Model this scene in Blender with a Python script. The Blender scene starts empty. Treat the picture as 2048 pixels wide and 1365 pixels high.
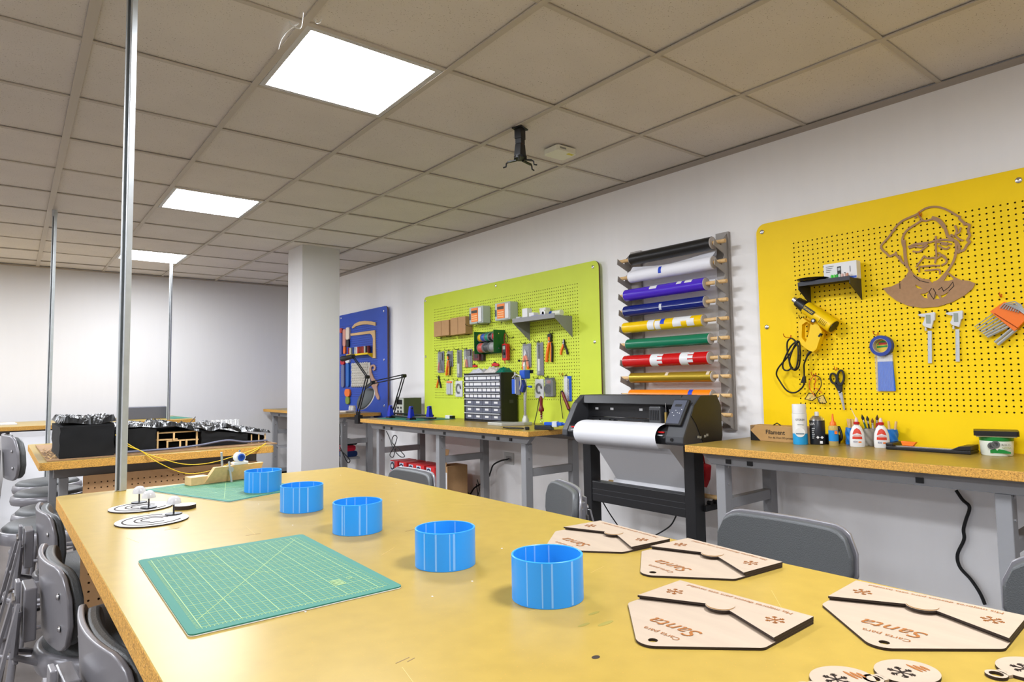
import bpy, math, random
from mathutils import Vector, Matrix, noise
from mathutils.geometry import tessellate_polygon
random.seed(7)
SC = bpy.context.scene
COL = SC.collection

# ---------------------------------------------------------------- camera
FPX, YAW, PITCH, ROLL, ZC = 1270.54, 0.6826, 0.0648, -0.0159, 1.22
def _basis():
    cy, sy, cp, sp = math.cos(YAW), math.sin(YAW), math.cos(PITCH), math.sin(PITCH)
    f = Vector((sy*cp, cy*cp, sp)); r = Vector((cy, -sy, 0)); u = r.cross(f)
    c, s = math.cos(ROLL), math.sin(ROLL)
    return c*r + s*u, -s*r + c*u, f
RV, UV, FV = _basis()
cam = bpy.data.cameras.new('camera'); camo = bpy.data.objects.new('camera', cam); COL.objects.link(camo)
cam.sensor_fit = 'HORIZONTAL'; cam.sensor_width = 36.0; cam.lens = FPX/2048*36
cam.clip_start = 0.02; cam.clip_end = 60
camo.matrix_world = Matrix(((RV.x, UV.x, -FV.x, 0), (RV.y, UV.y, -FV.y, 0), (RV.z, UV.z, -FV.z, ZC), (0, 0, 0, 1)))
SC.camera = camo
# ---------------------------------------------------------------- world, exposure
w = bpy.data.worlds.new('world'); SC.world = w; w.use_nodes = True
w.node_tree.nodes['Background'].inputs[0].default_value = (1, 1, 1, 1)
w.node_tree.nodes['Background'].inputs[1].default_value = 0.05
SC.view_settings.view_transform = 'Standard'; SC.view_settings.look = 'None'
SC.view_settings.exposure = 0.0; SC.view_settings.gamma = 1.0
SC.view_settings.use_curve_mapping = False
LAMP = 62.0            # strength of the ceiling panels (lights of the room)

# ---------------------------------------------------------------- survey helpers: a measured sight line met with a real plane of the room
def _ray(px, py):
    return RV*((px-1024)/FPX) + UV*(-(py-682.5)/FPX) + FV
def wp(px, py, X):                     # sight line met with the plane X = const -> (Y, Z)
    d = _ray(px, py); t = X/d.x
    return d.y*t, ZC + d.z*t
def tp(px, py, z):                     # sight line met with a level plane -> (X, Y)
    d = _ray(px, py); t = (z-ZC)/d.z
    return d.x*t, d.y*t
W = 3.264                              # right wall
FARY = 8.66                            # far wall
XB = W - 0.045                         # front of the pegboards
ZT = 0.895                             # second table and bench tops
Z1 = 0.905                             # foreground table top

# ---------------------------------------------------------------- materials
def lin(c):
    out = []
    for v in c[:3]:
        v /= 255.0
        out.append(v/12.92 if v <= .04045 else ((v+.055)/1.055)**2.4)
    return (*out, 1.0)
MATS = {}
def mat(name, col, rough=.5, metal=0., var=0., vs=20., bump=0., bs=60., stretch=None, coat=0., alpha=1., trans=0., emit=0., spec=.5, speck=None, ior=1.45):
    if name in MATS: return MATS[name]
    m = bpy.data.materials.new(name); m.use_nodes = True; MATS[name] = m
    nt = m.node_tree; b = nt.nodes['Principled BSDF']; N = nt.nodes.new; K = nt.links.new
    c = lin(col)
    b.inputs['Base Color'].default_value = c; b.inputs['Roughness'].default_value = rough
    b.inputs['Metallic'].default_value = metal; b.inputs['Coat Weight'].default_value = coat
    b.inputs['Coat Roughness'].default_value = .08
    b.inputs['Alpha'].default_value = alpha; b.inputs['Transmission Weight'].default_value = trans
    b.inputs['Specular IOR Level'].default_value = spec; b.inputs['IOR'].default_value = ior
    if emit: b.inputs['Emission Color'].default_value = c; b.inputs['Emission Strength'].default_value = emit
    if var or bump or speck:
        tc = N('ShaderNodeTexCoord'); mp = N('ShaderNodeMapping'); K(tc.outputs['Object'], mp.inputs[0])
        if stretch: mp.inputs['Scale'].default_value = stretch
    if var:
        nz = N('ShaderNodeTexNoise'); nz.inputs['Scale'].default_value = vs; nz.inputs['Detail'].default_value = 5
        K(mp.outputs[0], nz.inputs['Vector'])
        rp = N('ShaderNodeValToRGB'); rp.color_ramp.elements[0].position = .3; rp.color_ramp.elements[1].position = .7
        rp.color_ramp.elements[0].color = [x*(1-var) for x in c[:3]]+[1]
        rp.color_ramp.elements[1].color = [min(1, x*(1+var*.6)) for x in c[:3]]+[1]
        K(nz.outputs[0], rp.inputs[0]); outc = rp.outputs[0]
    else: outc = None
    if speck:                          # (scale, threshold, colour)
        sz = N('ShaderNodeTexNoise'); sz.inputs['Scale'].default_value = speck[0]; sz.inputs['Detail'].default_value = 2
        K(mp.outputs[0], sz.inputs['Vector'])
        r2 = N('ShaderNodeValToRGB'); r2.color_ramp.elements[0].position = speck[1]; r2.color_ramp.elements[1].position = speck[1]+.05
        K(sz.outputs[0], r2.inputs[0])
        mx = N('ShaderNodeMix'); mx.data_type = 'RGBA'; K(r2.outputs[0], mx.inputs['Factor'])
        if outc: K(outc, mx.inputs['A'])
        else: mx.inputs['A'].default_value = c
        mx.inputs['B'].default_value = lin(speck[2]); outc = mx.outputs['Result']
    if outc: K(outc, b.inputs['Base Color'])
    if bump:
        bz = N('ShaderNodeTexNoise'); bz.inputs['Scale'].default_value = bs; bz.inputs['Detail'].default_value = 4
        K(mp.outputs[0], bz.inputs['Vector'])
        bn = N('ShaderNodeBump'); bn.inputs['Strength'].default_value = bump; bn.inputs['Distance'].default_value = .004
        K(bz.outputs[0], bn.inputs['Height']); K(bn.outputs[0], b.inputs['Normal'])
    return m

# ---------------------------------------------------------------- mesh builder
def frame_from(d):
    d = Vector(d).normalized(); a = Vector((0, 0, 1)) if abs(d.z) < .9 else Vector((1, 0, 0))
    x = d.cross(a).normalized(); y = d.cross(x).normalized()
    return x, y
class MB:
    def __init__(s): s.v = []; s.f = []; s.m = []
    def add(s, vs, fs, mi=0):
        o = len(s.v); s.v += [tuple(p) for p in vs]; s.f += [tuple(i+o for i in f) for f in fs]; s.m += [mi]*len(fs); return s
    def box(s, x0, x1, y0, y1, z0, z1, mi=0):
        if x0 > x1: x0, x1 = x1, x0
        if y0 > y1: y0, y1 = y1, y0
        if z0 > z1: z0, z1 = z1, z0
        return s.add([(x0,y0,z0),(x1,y0,z0),(x1,y1,z0),(x0,y1,z0),(x0,y0,z1),(x1,y0,z1),(x1,y1,z1),(x0,y1,z1)],
                     [(0,3,2,1),(4,5,6,7),(0,1,5,4),(1,2,6,5),(2,3,7,6),(3,0,4,7)], mi)
    def hexa(s, lo, hi, mi=0):          # two quads (bottom, top) of 4 points
        return s.add(list(lo)+list(hi), [(0,3,2,1),(4,5,6,7),(0,1,5,4),(1,2,6,5),(2,3,7,6),(3,0,4,7)], mi)
    def bar(s, p0, p1, w, h, up=(0,0,1), mi=0):   # rectangular bar between two points
        p0, p1 = Vector(p0), Vector(p1); d = (p1-p0).normalized(); up = Vector(up)
        x = d.cross(up)
        if x.length < 1e-4: x = d.cross(Vector((1,0,0)))
        x.normalize(); y = x.cross(d).normalized(); x *= w/2; y *= h/2
        return s.hexa([p0-x-y, p0+x-y, p0+x+y, p0-x+y], [p1-x-y, p1+x-y, p1+x+y, p1-x+y], mi)
    def cyl(s, p0, p1, r0, r1=None, n=16, mi=0, caps=True):
        r1 = r0 if r1 is None else r1; p0, p1 = Vector(p0), Vector(p1); x, y = frame_from(p1-p0)
        c = [(math.cos(2*math.pi*i/n), math.sin(2*math.pi*i/n)) for i in range(n)]
        vs = [p0+(x*a+y*b)*r0 for a, b in c]+[p1+(x*a+y*b)*r1 for a, b in c]
        fs = [(i, (i+1)%n, n+(i+1)%n, n+i) for i in range(n)]
        if caps: fs += [tuple(reversed(range(n))), tuple(range(n, 2*n))]
        return s.add(vs, fs, mi)
    def lathe(s, prof, o=(0,0,0), n=24, axis=(0,0,1), mi=0, sx=1., sy=1.):
        o = Vector(o); az = Vector(axis).normalized(); x, y = frame_from(az)
        if abs(az.z) > .9: x, y = Vector((1,0,0)), Vector((0,1,0))*(1 if az.z > 0 else -1)
        vs = []; k = len(prof)
        for r, z in prof:
            for i in range(n):
                a = 2*math.pi*i/n; vs.append(o+x*(r*sx*math.cos(a))+y*(r*sy*math.sin(a))+az*z)
        fs = [(j*n+i, j*n+(i+1)%n, (j+1)*n+(i+1)%n, (j+1)*n+i) for j in range(k-1) for i in range(n)]
        if prof[0][0] > 1e-6: fs.append(tuple(reversed(range(n))))
        if prof[-1][0] > 1e-6: fs.append(tuple(range((k-1)*n, k*n)))
        return s.add(vs, fs, mi)
    def tube(s, pts, r, n=8, mi=0, closed=False):
        pts = [Vector(p) for p in pts]; k = len(pts); vs = []; px = None
        for i, p in enumerate(pts):
            a = pts[(i-1) % k] if (closed or i > 0) else p; b = pts[(i+1) % k] if (closed or i < k-1) else p
            d = (b-a)
            if d.length < 1e-9: d = Vector((0,0,1))
            d.normalize()
            if px is None: x, y = frame_from(d)
            else:
                x = px-d*px.dot(d)
                if x.length < 1e-6: x, y = frame_from(d)
                x.normalize(); y = d.cross(x)
            px = x; rr = r[i] if isinstance(r, (list, tuple)) else r
            vs += [p+(x*math.cos(2*math.pi*j/n)+y*math.sin(2*math.pi*j/n))*rr for j in range(n)]
        fs = [(i*n+j, i*n+(j+1)%n, ((i+1)%k)*n+(j+1)%n, ((i+1)%k)*n+j) for i in range(k if closed else k-1) for j in range(n)]
        if not closed: fs += [tuple(reversed(range(n))), tuple(range((k-1)*n, k*n))]
        return s.add(vs, fs, mi)
    def prism(s, outer, a, b, f=None, holes=(), mi=0, mside=None):   # outline(s) in 2-D, mapped by f(u,v,h); h from a to b
        f = f or (lambda u, v, h: (u, v, h))
        ms = mi if mside is None else mside
        loops = [list(outer)]+[list(h) for h in holes]
        flat = [p for l in loops for p in l]; n = len(flat)
        vs = [f(u, v, a) for u, v in flat]+[f(u, v, b) for u, v in flat]
        tr = tessellate_polygon([[Vector((u, v, 0)) for u, v in l] for l in loops])
        fs = []
        for t in tr:
            (x0,y0),(x1,y1),(x2,y2) = flat[t[0]],flat[t[1]],flat[t[2]]
            ar = (x1-x0)*(y2-y0)-(x2-x0)*(y1-y0)
            if abs(ar) < 1e-14: continue
            if ar < 0: t = (t[0], t[2], t[1])
            fs += [(t[2], t[1], t[0]), tuple(n+i for i in t)]
        s.add(vs, fs, mi)
        o = 0; sf = []
        for l in loops:
            k = len(l); sf += [(o+i, o+(i+1)%k, n+o+(i+1)%k, n+o+i) for i in range(k)]; o += k
        base = len(s.v)-2*n
        s.f += [tuple(base+i for i in q) for q in sf]; s.m += [ms]*len(sf)
        return s
    def mesh(s, name, mats, smooth=None):
        me = bpy.data.meshes.new(name); me.from_pydata(s.v, [], s.f)
        for m in (mats if isinstance(mats, (list, tuple)) else [mats]): me.materials.append(m)
        if len(set(s.m)) > 1: me.polygons.foreach_set('material_index', s.m)
        if smooth is not None:
            me.polygons.foreach_set('use_smooth', [True]*len(s.f)); me.set_sharp_from_angle(angle=smooth)
        me.update(); return me
    def build(s, name, mats, parent=None, smooth=None, bevel=0, fix=True, seg=2):
        me = s.mesh(name, mats, smooth)
        if fix: recalc(me)
        o = bpy.data.objects.new(name, me); COL.objects.link(o)
        if parent: o.parent = parent
        if bevel:
            md = o.modifiers.new('bevel', 'BEVEL'); md.width = bevel; md.segments = seg; md.limit_method = 'ANGLE'; md.angle_limit = .7
        return o
import bmesh
def recalc(me):
    bm = bmesh.new(); bm.from_mesh(me); bmesh.ops.recalc_face_normals(bm, faces=bm.faces); bm.to_mesh(me); bm.free()
SM = .65
def tag(o, label=None, cat=None, group=None, kind=None):
    if label: o['label'] = label
    if cat: o['category'] = cat
    if group: o['group'] = group
    if kind: o['kind'] = kind
    return o
def thing(name, label, cat, loc=(0,0,0), rz=0., group=None):
    o = bpy.data.objects.new(name, None); COL.objects.link(o); o.empty_display_size = .02
    o.location = loc; o.rotation_euler = (0, 0, rz)
    return tag(o, label, cat, group)
def wthing(name, label, cat, px, py, off=0., group=None, X=None):   # a thing hung on the right wall: local x right, -y out of the wall, z up
    x = (XB if X is None else X)-off; Y, Z = wp(px, py, x)
    o = thing(name, label, cat, (x, Y, Z), -math.pi/2, group)
    o['pY'] = Y; o['pZ'] = Z; o['pX'] = x
    return o
def LW(t, px, py, off=0.):                                          # sight line -> local (x, z) of a wall thing
    Y, Z = wp(px, py, t['pX']-off); return t['pY']-Y, Z-t['pZ']
def copy_tree(o, parent=None):
    c = o.copy(); COL.objects.link(c); c.parent = parent
    for ch in o.children: copy_tree(ch, c)
    return c
def rrect(x0, x1, y0, y1, r, n=5):
    pts = []
    for cx, cy, a0 in ((x1-r, y1-r, 0), (x0+r, y1-r, 90), (x0+r, y0+r, 180), (x1-r, y0+r, 270)):
        for i in range(n+1):
            a = math.radians(a0+90*i/n); pts.append((cx+r*math.cos(a), cy+r*math.sin(a)))
    return pts
def ell(cx, cy, rx, ry, n=24, a0=0.):
    return [(cx+rx*math.cos(a0+2*math.pi*i/n), cy+ry*math.sin(a0+2*math.pi*i/n)) for i in range(n)]
def smoothpath(pts, k=6):
    pts = [Vector(p) for p in pts]; out = []
    for i in range(len(pts)-1):
        p0 = pts[max(i-1, 0)]; p1 = pts[i]; p2 = pts[i+1]; p3 = pts[min(i+2, len(pts)-1)]
        for j in range(k):
            t = j/k
            out.append(.5*((2*p1)+(p2-p0)*t+(2*p0-5*p1+4*p2-p3)*t*t+(-p0+3*p1-3*p2+p3)*t**3))
    out.append(pts[-1]); return out
def ribbon(mb, pts, wd, a, b, f, mi=0):                             # a flat stroke of width wd in 2-D, extruded a..b, one mitred strip
    P = [Vector((p[0], p[1])) for p in pts]; Q = [P[0]]
    for p in P[1:]:
        if (p-Q[-1]).length > 1e-6: Q.append(p)
    P = Q; n = len(P); L = []; R = []
    if n < 2: return
    for i in range(n):
        d0 = (P[i]-P[i-1]).normalized() if i else (P[1]-P[0]).normalized(); d1 = (P[i+1]-P[i]).normalized() if i < n-1 else d0
        t = d0+d1
        t = t.normalized() if t.length > 1e-4 else d0
        nn = Vector((-t.y, t.x)); k = wd/2/max(.5, nn.dot(Vector((-d0.y, d0.x))))
        L.append(P[i]+nn*k); R.append(P[i]-nn*k)
    vs = []
    for i in range(n): vs += [f(R[i].x, R[i].y, a), f(L[i].x, L[i].y, a), f(L[i].x, L[i].y, b), f(R[i].x, R[i].y, b)]
    fs = []
    for i in range(n-1):
        A, B = 4*i, 4*i+4
        fs += [(A, B, B+1, A+1), (A+1, B+1, B+2, A+2), (A+2, B+2, B+3, A+3), (A+3, B+3, B, A)]
    fs += [(0, 1, 2, 3), (4*n-1, 4*n-2, 4*n-3, 4*n-4)]
    mb.add(vs, fs, mi)
fw = lambda u, v, h: (u, -h, v)        # outline in the wall plane, h out of the wall
ft = lambda u, v, h: (u, v, h)         # outline lying flat
TXT = {}
def text_mesh(s, size, shear=0., ext=.0, spacing=1., align='CENTER', offset=0.):
    k = (s, round(size, 5), shear, ext, spacing, align, offset)
    if k in TXT: return TXT[k].copy()
    cu = bpy.data.curves.new('lettering', 'FONT'); cu.body = s; cu.size = size; cu.shear = shear; cu.extrude = ext
    cu.align_x = align; cu.align_y = 'CENTER'; cu.space_character = spacing; cu.resolution_u = 3; cu.offset = offset
    o = bpy.data.objects.new('lettering', cu); me = bpy.data.meshes.new_from_object(o)
    bpy.data.objects.remove(o); TXT[k] = me
    return me
def wtext(s, x, z, size, m, parent, y=-.001, rot=0., **kw):         # lettering on an upright face looking to -y
    me = text_mesh(s, size, **kw).copy(); me.materials.clear(); me.materials.append(m)
    o = bpy.data.objects.new('lettering', me); COL.objects.link(o); o.parent = parent
    o.matrix_local = Matrix.Translation((x, y, z)) @ Matrix.Rotation(rot, 4, 'Y') @ Matrix.Rotation(math.pi/2, 4, 'X')
    return o
def ftext(s, x, y, z, size, m, parent, rot=0., **kw):               # lettering lying flat
    me = text_mesh(s, size, **kw).copy(); me.materials.clear(); me.materials.append(m)
    o = bpy.data.objects.new('lettering', me); COL.objects.link(o); o.parent = parent
    o.location = (x, y, z); o.rotation_euler = (0, 0, rot); return o

# ---------------------------------------------------------------- palette
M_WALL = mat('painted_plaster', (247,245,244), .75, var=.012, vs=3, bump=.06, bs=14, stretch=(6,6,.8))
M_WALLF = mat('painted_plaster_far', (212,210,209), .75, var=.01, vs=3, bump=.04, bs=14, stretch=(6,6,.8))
M_TILE = mat('ceiling_tile', (222,214,205), .95, var=.04, vs=4, bump=.1, bs=260, speck=(190, .66, (150,136,118)))
M_TEE = mat('grid_paint', (196,186,172), .6)
M_FLOOR = mat('floor_vinyl', (98,90,85), .45, var=.4, vs=5, stretch=(1,.18,1))
M_TOP = mat('particle_board_top', (161,135,63), .30, var=.06, vs=30, spec=.24, speck=(420, .69, (190,140,60)))
M_EDGE = mat('particle_board_edge', (214,160,72), .6, var=.3, vs=160, bump=.6, bs=300, speck=(300, .60, (140,96,40)))
M_STEEL = mat('grey_powdercoat', (140,140,142), .45)
M_STOOL = mat('stool_metal', (128,126,130), .3, metal=.25)
M_PAD = mat('grey_vinyl', (78,80,81), .42, bump=.25, bs=420)
M_GALV = mat('galvanised_steel', (186,190,192), .42, metal=.5, var=.08, vs=30)
M_CHROME = mat('chrome', (215,215,218), .2, metal=1.)
M_BLACK = mat('black_plastic', (22,22,24), .4)
M_BLACKM = mat('black_metal', (20,20,21), .5)
M_RUBBER = mat('black_cable', (14,14,15), .45)
M_WHITE = mat('white_plastic', (228,228,228), .35)
M_PAPER = mat('white_paper', (216,216,219), .7)
M_MDF = mat('mdf', (170,132,96), .8, var=.08, vs=60)
M_PEGB = mat('brown_pegboard', (188,146,102), .6, var=.05, vs=50)
M_HOLE = mat('board_core', (92,66,40), .9)
M_YEL = mat('yellow_board', (253,213,8), .5, spec=.25, var=.03, vs=6)
M_GRN = mat('lime_board', (208,224,72), .5, spec=.3, var=.03, vs=6)
M_BLU = mat('blue_board', (40,78,182), .5, var=.03, vs=6)
M_PLY = mat('light_plywood', (168,150,131), .55, var=.05, vs=9, stretch=(1,6,1))
M_BURN = mat('laser_burn_edge', (40,26,16), .7)
M_ENGR = mat('laser_engraving', (142,84,28), .7)
M_CARD = mat('cardboard', (182,142,98), .8, var=.04, vs=40)
M_ORANGE = mat('orange_plastic', (244,118,24), .35)
M_RED = mat('red_plastic', (200,28,30), .35)
M_BLUEP = mat('blue_plastic', (28,84,190), .35)
M_CLEAR = mat('clear_plastic', (235,238,240), .12, alpha=.09)
M_FROST = mat('frosted_plastic', (200,208,206), .3, alpha=.75)
M_DARK = mat('charcoal_paint', (38,40,50), .45)
M_GREENM = mat('cutting_mat', (50,115,100), .6, spec=.3)
M_MATLINE = mat('mat_print', (150,176,116), .6)
M_WOOD = mat('pale_wood', (222,184,128), .55, var=.1, vs=10, stretch=(8,1,8))
M_KRAFT = mat('kraft_box', (186,146,92), .7, var=.04, vs=40)

# ================================================================= room shell
def struct(name, mb, m, **k):
    o = mb.build(name, m, **k); o['kind'] = 'structure'; return o
X0, Y0 = -6.4, -2.6
struct('floor', MB().box(X0-.1, W+.1, Y0-.1, FARY+.1, -.1, 0), M_FLOOR)
struct('wall_right', MB().box(W, W+.15, Y0-.1, FARY+.15, 0, 2.72), M_WALL)
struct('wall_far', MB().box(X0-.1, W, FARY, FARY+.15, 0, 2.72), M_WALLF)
struct('wall_left', MB().box(X0-.15, X0, Y0-.1, FARY, 0, 2.72), M_WALL)
struct('wall_back', MB().box(X0, W, Y0-.15, Y0, 0, 2.72), M_WALL)
struct('baseboard_far', MB().box(X0, W-.014, FARY-.014, FARY-.0005, .0005, .085), M_BLACK)
struct('baseboard_right', MB().box(W-.014, W-.0005, Y0, FARY, .0005, .085), mat('grey_skirting', (150,150,150), .5))
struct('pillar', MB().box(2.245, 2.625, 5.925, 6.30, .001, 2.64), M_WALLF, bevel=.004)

# ceiling: slightly sloping slab with a rotated grid
CH = lambda x, y: ZC+1.3083+.0027*x+.0071*(y-2)
GX, GY, GR, T = .2232, 2.1974, -.0155, .61
def gw(u, v):                          # grid -> world xy
    c, s = math.cos(GR), math.sin(GR); return GX+c*u-s*v, GY+s*u+c*v
def gz(u, v): return CH(*gw(u, v))
def g3(u, v, h=0): x, y = gw(u, v); return (x, y, CH(x, y)+h)
ceil = MB()
q = [(X0-.1, Y0-.1), (W+.1, Y0-.1), (W+.1, FARY+.1), (X0-.1, FARY+.1)]
ceil.hexa([(x, y, CH(x, y)+.10) for x, y in q], [(x, y, CH(x, y)+.16) for x, y in q])
ceiling = struct('ceiling', ceil, M_TEE)
I0, I1, J0, J1 = -10, 5, -7, 11
LIGHTS = [(1, 0), (1, 4), (1, 8), (1, -4), (-3, 0), (-3, 4), (-3, 8), (-3, -4), (-7, 0), (-7, 4), (-7, 8), (-7, -4)]
def uclip(v):                          # right wall in grid coordinates
    return (W-.004-GX+math.sin(GR)*v)/math.cos(GR)
def vclip(u): return (FARY-.004-GY-math.sin(GR)*u)/math.cos(GR)
for i in range(I0, I1):
    for j in range(J0, J1):
        if (i, j) in LIGHTS: continue
        g = .004; u0, u1, v0, v1 = i*T+g, (i+1)*T-g, j*T+g, (j+1)*T-g
        c = [(u0, v0), (u1, v0), (u1, v1), (u0, v1)]
        c = [(min(u, uclip(v)), min(v, vclip(u))) for u, v in c]
        if min(p[0] for p in c[1:3])-u0 < .05 or c[2][1]-v0 < .05: continue
        h = .006+random.uniform(0, .003); dz = [h+random.uniform(0, .0025) for _ in c]
        MB().hexa([g3(*p, d) for p, d in zip(c, dz)], [g3(*p, d+.014) for p, d in zip(c, dz)]).build('ceiling_tile', M_TILE, ceiling)
for i in range(I0, I1+1):              # main runners
    v1 = vclip(i*T)
    if i*T > uclip(0)-.1: continue
    hw = .013 if i != 0 else .017
    MB().hexa([g3(i*T-hw, J0*T, -.001), g3(i*T+hw, J0*T, -.001), g3(i*T+hw, v1, -.001), g3(i*T-hw, v1, -.001)],
              [g3(i*T-hw, J0*T, .005), g3(i*T+hw, J0*T, .005), g3(i*T+hw, v1, .005), g3(i*T-hw, v1, .005)]).build('grid_runner', M_TEE, ceiling)
for j in range(J0, J1+1):              # cross tees
    if j*T > vclip(0)-.05: continue
    u1 = uclip(j*T); hw = .010
    MB().hexa([g3(I0*T, j*T-hw, .0005), g3(u1, j*T-hw, .0005), g3(u1, j*T+hw, .0005), g3(I0*T, j*T+hw, .0005)],
              [g3(I0*T, j*T-hw, .0055), g3(u1, j*T-hw, .0055), g3(u1, j*T+hw, .0055), g3(I0*T, j*T+hw, .0055)]).build('grid_tee', M_TEE, ceiling)
# wall angle along the right wall and far wall
z0, z1 = CH(W, Y0), CH(W, FARY)
struct('trim_1', MB().hexa([(W-.022, Y0, z0-.003), (W-.0005, Y0, z0-.024), (W-.0005, FARY, z1-.024), (W-.022, FARY, z1-.003)],
                           [(W-.022, Y0, z0), (W-.0005, Y0, z0), (W-.0005, FARY, z1), (W-.022, FARY, z1)]), mat('wall_angle', (168,158,148), .6))
z0, z1 = CH(X0, FARY), CH(W, FARY)
struct('trim_2', MB().hexa([(X0, FARY-.022, z0-.003), (W-.03, FARY-.022, z1-.003), (W-.03, FARY-.0005, z1-.012), (X0, FARY-.0005, z0-.012)],
                           [(X0, FARY-.022, z0), (W-.03, FARY-.022, z1), (W-.03, FARY-.0005, z1), (X0, FARY-.0005, z0)]), mat('wall_angle', (168,158,148), .6))

# ceiling lights
M_LIT = bpy.data.materials.new('lit_diffuser'); M_LIT.use_nodes = True
_b = M_LIT.node_tree.nodes['Principled BSDF']; _b.inputs['Base Color'].default_value = (.9, .9, .9, 1)
_b.inputs['Emission Color'].default_value = (.96, 1.0, 1.07, 1); _b.inputs['Emission Strength'].default_value = LAMP
M_LFR = mat('light_frame', (205,203,200), .45)
LL = {(1,0): 'square lit ceiling panel nearest the camera, with white wire ends at its corner',
      (1,4): 'square lit ceiling panel in the middle of the row of three',
      (1,8): 'square lit ceiling panel farthest away, near the far wall'}
for (i, j) in LIGHTS:
    u, v = (i+.5)*T, (j+.5)*T; x, y, z = g3(u, v)
    lab = LL.get((i, j), '%s %s lit ceiling panel, outside the picture' % (['row behind the camera,', 'nearest row,', 'middle row,', 'farthest row,'][j//4+1], ['third column', 'second column', 'first column'][(i+7)//4]))
    t = thing('ceiling_light', lab, 'light', (x, y, z), GR, 'lit ceiling panels')
    s = T/2-.016; k = s-.022
    MB().prism([(-s,-s),(s,-s),(s,s),(-s,s)], .001, .02, holes=[[(-k,-k),(k,-k),(k,k),(-k,k)]]).build('frame', M_LFR, t)
    n = 12; vs = []; fs = []
    for a in range(n+1):
        for b in range(n+1):
            p, r = -k+2*k*a/n, -k+2*k*b/n
            vs.append((p, r, .016-.010*(1-(p/k)**2)*(1-(r/k)**2)))
    for a in range(n):
        for b in range(n): fs.append((a*(n+1)+b, a*(n+1)+b+1, (a+1)*(n+1)+b+1, (a+1)*(n+1)+b))
    MB().add(vs, fs).build('diffuser', M_LIT, t, smooth=1.5, fix=False)
    MB().box(-s, s, -s, s, .03, .05).build('housing', M_LFR, t)
# loose white wires by the nearest light
def wire(name, label, pts, r, m, cat='cable', par=None, k=6, group=None):
    mb = MB().tube(smoothpath(pts, k), r, 6); o = mb.build(name, m, par, smooth=1.2, fix=False)
    return tag(o, label, cat, group) if par is None else o
M_WIRE = mat('white_wire', (245,244,240), .4)
cw = lambda px, py, h: (*tp(px, py, CH(.9, 2.2)+h), CH(.9, 2.2)+h)
wire('loose_wire', 'long curved white wire end hanging beside the nearest ceiling light', [cw(557,98,-.002), cw(562,80,-.012), cw(575,62,-.02), cw(597,47,-.006)], .0022, M_WIRE, group='loose wire ends')
wire('loose_wire', 'hooked white wire end hanging at the corner of the nearest ceiling light', [cw(578,43,-.002), cw(590,54,-.02), cw(600,56,-.03), cw(604,45,-.03), cw(606,24,-.03)], .0022, M_WIRE, group='loose wire ends')
wire('loose_wire', 'tiny white wire curl under the tile above the nearest ceiling light', [cw(630,40,-.002), cw(633,46,-.014), cw(639,45,-.014), cw(643,39,-.002)], .002, M_WIRE, group='loose wire ends')

# ================================================================= perforated boards
def perf(name, mats, parent, x0, x1, z0, z1, hx0, nx, hz0, nz, pitch, r, th, corner, fmap=fw, loc=None):
    # outline x0..x1, z0..z1; holes start at hx0, hz0; front at h = th; real through holes
    mb = MB(); p = pitch; a0, a1 = hx0-p/2, hx0-p/2+nx*p; b0, b1 = hz0-p/2, hz0-p/2+nz*p
    outer = rrect(x0, x1, z0, z1, corner, 6); inner = [(a0, b0), (a1, b0), (a1, b1), (a0, b1)]
    mb.prism(outer, 0, th, fmap, [inner], 0, 1)
    mb.f = mb.f[:-4]; mb.m = mb.m[:-4]                        # drop the walls of the inner window
    vs = []; fs = []; mi = []
    oct_ = [(math.cos(math.pi/4*k), math.sin(math.pi/4*k)) for k in range(8)]
    for i in range(nx+1):
        for j in range(nz+1): vs.append(fmap(a0+i*p, b0+j*p, th))
    cid = lambda i, j: i*(nz+1)+j
    for i in range(nx):
        for j in range(nz):
            cx, cz = hx0+i*p, hz0+j*p; o = len(vs)
            vs += [fmap(cx+r*c, cz+r*s, th) for c, s in oct_]+[fmap(cx+r*c, cz+r*s, 0) for c, s in oct_]
            c0, c1, c2, c3 = cid(i, j), cid(i+1, j), cid(i+1, j+1), cid(i, j+1)
            for (p0, p1, k) in ((c1, c2, 7), (c2, c3, 1), (c3, c0, 3), (c0, c1, 5)):
                fs.append((p0, p1, o+(k+2) % 8, o+(k+1) % 8, o+k)); mi.append(0)
            for k in range(8): fs.append((o+k, o+(k+1) % 8, o+8+(k+1) % 8, o+8+k)); mi.append(1)
    b = len(mb.v); mb.v += vs; mb.f += [tuple(b+i for i in f) for f in fs]; mb.m += mi
    return mb.build(name, mats, parent, fix=False)
def wall_board(name, label, m, Ya, Yb, holes, studs):
    # Ya is the left edge as seen (larger Y)
    t = thing(name, label, 'pegboard', (XB, Ya, .86), -math.pi/2); L = Ya-Yb; H = 2.058-.86
    hx0, nx, hz0, nz = holes; p = .0245
    perf('panel', [m, M_HOLE], t, 0, L, 0, H, hx0, nx, hz0, nz, p, .0040, .012, .05, lambda u, v, h: (u, .012-h, v))
    for (x, z) in studs:
        mb = MB().lathe([(.012, 0), (.012, .004), (.009, .006), (0, .0062)], (x, 0, z), 14, (0,-1,0)); mb.build('standoff_cap', M_CHROME, t, smooth=SM)
        MB().cyl((x, .012, z), (x, .0445, z), .008, n=10).build('standoff', M_CHROME, t)
    t['pX'] = XB; t['pY'] = Ya; t['pZ'] = .86
    return t
yb = wall_board('pegboard', 'large yellow perforated board with rounded corners behind the right bench', M_YEL, 1.82, -.49, (.207, 78, 1.064-.86, 36),
                [(.035, 1.155), (.04, .635), (1.155, 1.15), (2.275, 1.15), (2.275, .635)])
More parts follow.
